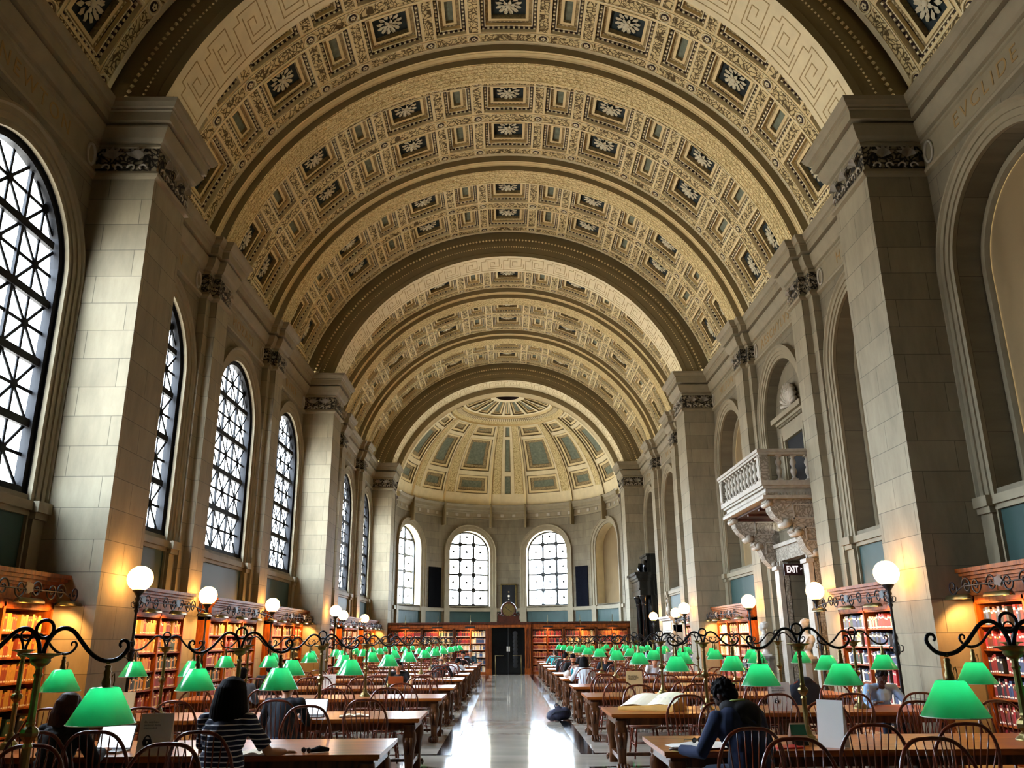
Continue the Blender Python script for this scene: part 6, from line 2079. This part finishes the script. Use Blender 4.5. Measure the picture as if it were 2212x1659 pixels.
    for q in (-1, 1):
        ell(C, tuple(on((q * .09 * s, -.02, .33))), (.10, .10, .14)); ell(C, tuple(on((q * .10 * s, .01, .10))), (.085, .115, .16)); ell(C, tuple(sh[q]), (.072, .075, .07))
        C.tube([tuple(on((q * .04, -.01, .455))), tuple(on((q * .12, 0, .445))), tuple(sh[q])], [.055, .055, .06], 10)
        end = elb[q].lerp(hand[q], max(0, sleeves * 2 - 1)) if sleeves > .5 else sh[q].lerp(elb[q], sleeves * 2)
        pts = [tuple(sh[q]), tuple(sh[q].lerp(elb[q], .5 if sleeves > .5 else sleeves))]
        rr = [.066, .06]
        if sleeves > .5:
            pts += [tuple(elb[q]), tuple(elb[q].lerp(end, .5)), tuple(end)]; rr += [.055, .048, .04]
        else:
            pts += [tuple(end)]; rr += [.062]
        C.tube(pts, rr, 12)
    if hair == 'hood':
        for v, r in (((-.10, -.02, .36), (.14, .12, .16)), ((.10, -.02, .36), (.14, .12, .16)), ((0, -.04, .2), (.19, .13, .2))): ell(C, tuple(on(v)), r)
        Q = MB('cloth_black')
        ell(Q, tuple(nb + Vector((.02, -.10, .0))), (.15, .10, .09)); ell(Q, tuple(nb + Vector((-.09, -.03, .03))), (.06, .09, .06)); ell(Q, tuple(nb + Vector((.10, -.03, .03))), (.06, .09, .06))
        Q.tube([tuple(nb + Vector((-.08, -.15, -.03))), tuple(nb + Vector((.02, -.2, -.14))), tuple(nb + Vector((.1, -.15, -.04)))], [.04, .06, .04], 8)
        sculpt(Q, 'hood', t, .012, 4)
    else:
        C.tube([tuple(nb + Vector((.06 * cos(a), .055 * sin(a) - .01, .0))) for a in [2 * pi * k / 12 for k in range(12)]], .018, 7, closed=True)
    for k in range(0 if hair == 'hood' else 5):     # soft folds across the back
        zz = .1 + .07 * k
        C.tube([tuple(on((-.13, -.09, zz))), tuple(on((0, -.125, zz - .03))), tuple(on((.13, -.09, zz + .02)))], [.02, .03, .02], 6)
    sculpt(C, 'shirt' if hair != 'hood' else 'hooded_jacket', t, vx, 4)
    T = MB(legs)
    ell(T, tuple(hip + Vector((0, .0, -.04))), (.19, .17, .11))
    for q in (-1, 1):
        T.tube([(q * .09, -.02, .53), (q * .11, .2, .545), (q * .12, .42, .53)], [.095, .085, .068], 12)
        T.tube([(q * .12, .42, .53), (q * .125, .41, .3), (q * .13, .38, .09)], [.068, .06, .05], 12)
    sculpt(T, 'trousers', t, .018, 3)
    for q in (-1, 1):
        F = MB('cloth_white' if hair == 'long' else 'ink'); F.tube([(q * .13, .34, .045), (q * .135, .42, .05), (q * .14, .52, .035)], [.04, .045, .035], 10)
        F.build('shoe', t)
    # ---- face details ----
    E_ = MB('card_white')
    for q in (-1, 1): ell(E_, (0, 0, 0), (.012, .007, .0065), M=HM @ Matrix.Translation((q * .031, .085, .005)), n=8)
    E_.mat('ink')
    for q in (-1, 1): ell(E_, (0, 0, 0), (.0055, .004, .0055), 'ink', M=HM @ Matrix.Translation((q * .031, .091, .005)), n=8)
    E_.build('eyes', t)
    E_ = MB(hc)
    for q in (-1, 1): E_.tube([hp((q * .014, .095, .028)), hp((q * .03, .094, .034)), hp((q * .048, .08, .028))], .0035, 5)
    E_.build('eyebrows', t)
    E_ = MB('lips' if skin != 'skin_dark' else 'hair_brown'); E_.tube([hp((-.024, .086, -.058)), hp((0, .102, -.055)), hp((.024, .086, -.058))], [.003, .006, .003], 6); E_.build('mouth', t)
    # ---- hair ----
    Hh = MB(hc); rnd = random.Random(len(label))
    if hair in ('short', 'curly', 'hood', 'brushed'):
        ell(Hh, (0, 0, 0), (.086, .098, .098), M=HM @ Matrix.Translation((0, -.018, .032)))
        ell(Hh, (0, 0, 0), (.08, .05, .07), M=HM @ Matrix.Translation((0, -.065, -.02)))
        if hair in ('curly', 'hood'):
            for k in range(90):
                u = rnd.uniform(-.55, 1); a = rnd.uniform(0, 2 * pi); r = math.sqrt(1 - u * u)
                v = (.088 * r * cos(a), -.02 + .1 * r * sin(a), .03 + .1 * u)
                if v[1] > .045 and v[2] < .05: continue
                q = hp(v); w_ = rnd.uniform(.011, .017)
                ell(Hh, q, (w_, w_, w_), n=6)
        else:
            for k in range(26):
                a = rnd.uniform(0, 2 * pi)
                v0 = (.05 * cos(a), -.02 + .06 * sin(a), .125); v1 = (.088 * cos(a), -.02 + .1 * sin(a), .06)
                if v1[1] > .06: v1 = (v1[0], v1[1], .08)
                Hh.tube([hp(v0), hp(v1)], [.012, .009], 5)
    elif hair == 'bald':
        ell(Hh, (0, 0, 0), (.081, .07, .05), M=HM @ Matrix.Translation((0, -.035, -.02)))
    elif hair in ('long', 'tied', 'bob'):
        bw = 1.22 if hair == 'bob' else 1.05
        ell(Hh, (0, 0, 0), (.092 * bw, .104 * bw, .10 * bw), M=HM @ Matrix.Translation((0, -.025, .03)))
        if hair != 'tied': ell(Hh, (0, 0, 0), (.095 * bw, .07, .12), M=HM @ Matrix.Translation((0, -.06, -.07)))
        dn = .36 if hair == 'long' else (.2 if hair == 'tied' else .30)
        for k in range(15):
            a = pi + pi * (k + .5) / 15 if hair != 'x' else 0
            x = .085 * bw * cos(a); y = -.02 + .095 * bw * sin(a)
            p0 = Vector(hp((x, y, .03)))
            wide = 1.25 if hair == 'long' else (1.5 if hair == 'bob' else .75)
            p1 = p0 + Vector((x * .25, -.02, -dn * .45)); p2 = p0 + Vector((x * (wide - 1) * 1.2, -.01 - .02 * abs(sin(a)), -dn * rnd.uniform(.9, 1.05)))
            Hh.tube([hp((x * .35, -.02 + (y + .02) * .35, .115)), hp((x * .8, -.02 + (y + .02) * .8, .09)), tuple(p0), tuple(p1), tuple(p2)], [.02, .026, .03, .034, .016], 8)
        if hair == 'tied':
            ell(Hh, (0, 0, 0), (.03, .03, .03), M=HM @ Matrix.Translation((0, -.125, .03)))
            for k in range(8):
                Hh.tube([hp((0, -.125, .03)), hp((-.05 + .014 * k, -.13, -.06)), hp((-.07 + .02 * k, -.12, -.17))], [.016, .02, .008], 6)
    sculpt(Hh, 'hair', t, .007 if fine else .014, 1 if hair in ('curly', 'hood') else 3)
    if extra == 'cap':
        K = MB('cloth_navy'); ell(K, (0, 0, 0), (.094, .108, .075), M=HM @ Matrix.Translation((0, -.015, .07)))
        K.tube([hp((-.06, .08, .065)), hp((0, .14, .055)), hp((.06, .08, .065))], [.012, .014, .012], 6); sculpt(K, 'cap', t, .012, 3)
    if extra == 'beard':
        K = MB(hc); ell(K, (0, 0, 0), (.055, .04, .035), M=HM @ Matrix.Translation((0, .06, -.09))); sculpt(K, 'beard', t, .01, 2)
    if extra == 'headphones':
        K = MB('cloth_grey'); K.tube([hp((.105 * cos(a), -.01, .02 + .13 * sin(a))) for a in [pi * k / 14 for k in range(15)]], .011, 8)
        for q in (-1, 1): ell(K, (0, 0, 0), (.022, .04, .045), M=HM @ Matrix.Translation((q * .1, -.005, 0)))
        K.build('headphones', t)
    if extra == 'collar':
        K = MB('lanyard'); K.tube([tuple(nb + Vector((-.085, .03, .055))), tuple(nb + Vector((-.07, -.06, .085))), tuple(nb + Vector((.02, -.11, .095)))], .011, 6); K.build('neck_cord', t)
    return t
def at_chair(key, dy=0.0):
    c = CH[key]
    return (c.location.x, c.location.y + dy * (1 if key[2] == 'n' else -1)), c.rotation_euler.z
p, r = at_chair((-1, 1, 'n', 0), .06)
person('person', 'dark-haired person in a navy and white striped short-sleeved shirt, writing, near left', (p[0] + .06, p[1] + .02), r - .06, lean=.18, nod=.18, turn=-.05, L=(-.2, .45), R=(.36, .40), top='striped_jersey', skin='skin_tan', hair='bob', hc='hair_black', sleeves=.42, fine=True, s=1.02, size=1.08)
p, r = at_chair((-1, 1, 'n', 1), .08)
person('person', 'brown-haired person in black with tied-back hair, turned to a silver laptop', (-4.12, p[1]), r - .3, lean=.22, nod=.1, turn=-.35, L=(-.15, .42), R=(.15, .42), top='cloth_black', skin='skin_light', hair='tied', hc='hair_brown', fine=True)
p, r = at_chair((1, 1, 'n', 0), .1)
person('person', 'curly-haired person in a navy hooded jacket bent over a magazine, near right', (p[0] + .12, p[1] + .04), r + .38, lean=.42, nod=.36, turn=.25, L=(-.34, .46), R=(.28, .44), top='cloth_navy', skin='skin_dark', hair='hood', hc='hair_black', fine=True, s=1.12, extra='collar', tilt=-.03, size=1.1)
p, r = at_chair((1, 2, 'f', 0)); 
person('person', 'person in an open light blue shirt bowed over the table, facing the camera', (5.72, 13.85), pi + .05, lean=.34, nod=.5, L=(-.30, .50), R=(.26, .48), top='cloth_lightblue', skin='skin_dark', hair='short', hc='hair_black', sleeves=.9, fine=True, s=1.1)
def seated(key, label, dy=.06, **k):
    p, r = at_chair(key, dy)
    return person('person', label, p, r, **k)
seated((-1, 2, 'n', 1), 'person in a dark padded jacket hunched before a laptop, third left table', lean=.4, nod=.45, top='cloth_dark', skin='skin_light', hair='short', s=1.12)
person('person', 'short-haired person in a grey hooded top seen from behind, by the left bookcases', (-4.72, 15.1), .25, lean=.2, nod=.2, turn=.2, top='cloth_grey', skin='skin_light', hair='short')
person('person', 'person in a black jacket and dark cap, seated behind the grey hooded top', (-5.15, 18.45), .1, lean=.12, nod=.2, top='cloth_black', hair='short', extra='cap', s=1.1)
person('person', 'person wearing grey headphones over dark hair, facing a copper laptop', (-2.7, 20.75), pi, lean=.25, nod=.25, top='cloth_black', hair='short', extra='headphones')
person('person', 'balding person in a black top reading a large open volume, left of the aisle', (-2.15, 26.0), -.3, lean=.3, nod=.35, turn=-.2, L=(-.1, .45), R=(.35, .4), top='cloth_black', hair='bald', hc='hair_grey', s=1.15)
person('person', 'person in a white shirt slumped over a left table toward the far end', (-2.0, 29.6), -.4, lean=.8, nod=.3, top='cloth_white', hair='short', s=1.1)
person('person', 'small dark-haired person facing the camera, far left tables', (-1.9, 35.3), pi, lean=.2, nod=.3, top='cloth_black', hair='short')
person('person', 'person in a slate blue top facing the camera near the end of the left tables', (-1.75, 38.75), pi, lean=.15, nod=.2, top='cloth_slate', hair='short', hc='hair_grey', s=1.1)
p, r = at_chair((1, 5, 'n', 0), .05)
person('person', 'person with long black hair in a white top before a blue-lit laptop', (p[0] + .0, p[1] + .02), r + .05, lean=.3, nod=.3, turn=.15, L=(-.35, .36), R=(.15, .42), top='cloth_white', skin='skin_light', hair='long', hc='hair_black')
person('person', 'bearded person in black facing the camera behind a pale laptop', (1.98, 27.9), pi, lean=.3, nod=.45, top='cloth_black', hair='short', extra='beard', s=1.1)
person('person', 'person in a black jacket with white collar seen from behind, right of the aisle', (1.85, 29.7), -.2, lean=.25, nod=.25, turn=-.3, top='cloth_black', hair='short', s=1.2)
person('person', 'person in a turquoise shirt seen from behind at a far right table', (1.9, 36.75), -.15, lean=.3, nod=.15, turn=.3, L=(-.45, .3), top='cloth_teal', hair='short', hc='hair_brown', sleeves=.45, s=1.15)
person('person', 'dark-haired person leaning on a far right table beyond the black jacket', (2.9, 35.2), pi + .2, lean=.35, nod=.4, top='cloth_dark', hair='short')
person('person', 'person in a pale shirt at a middle right table under the green lamps', (4.0, 24.45), pi, lean=.35, nod=.45, top='cloth_white', hair='short')
person('person', 'dark-haired person in brown-black beside the long-haired reader', (3.05, 28.0), pi - .1, lean=.3, nod=.4, top='cloth_dark', hair='short')
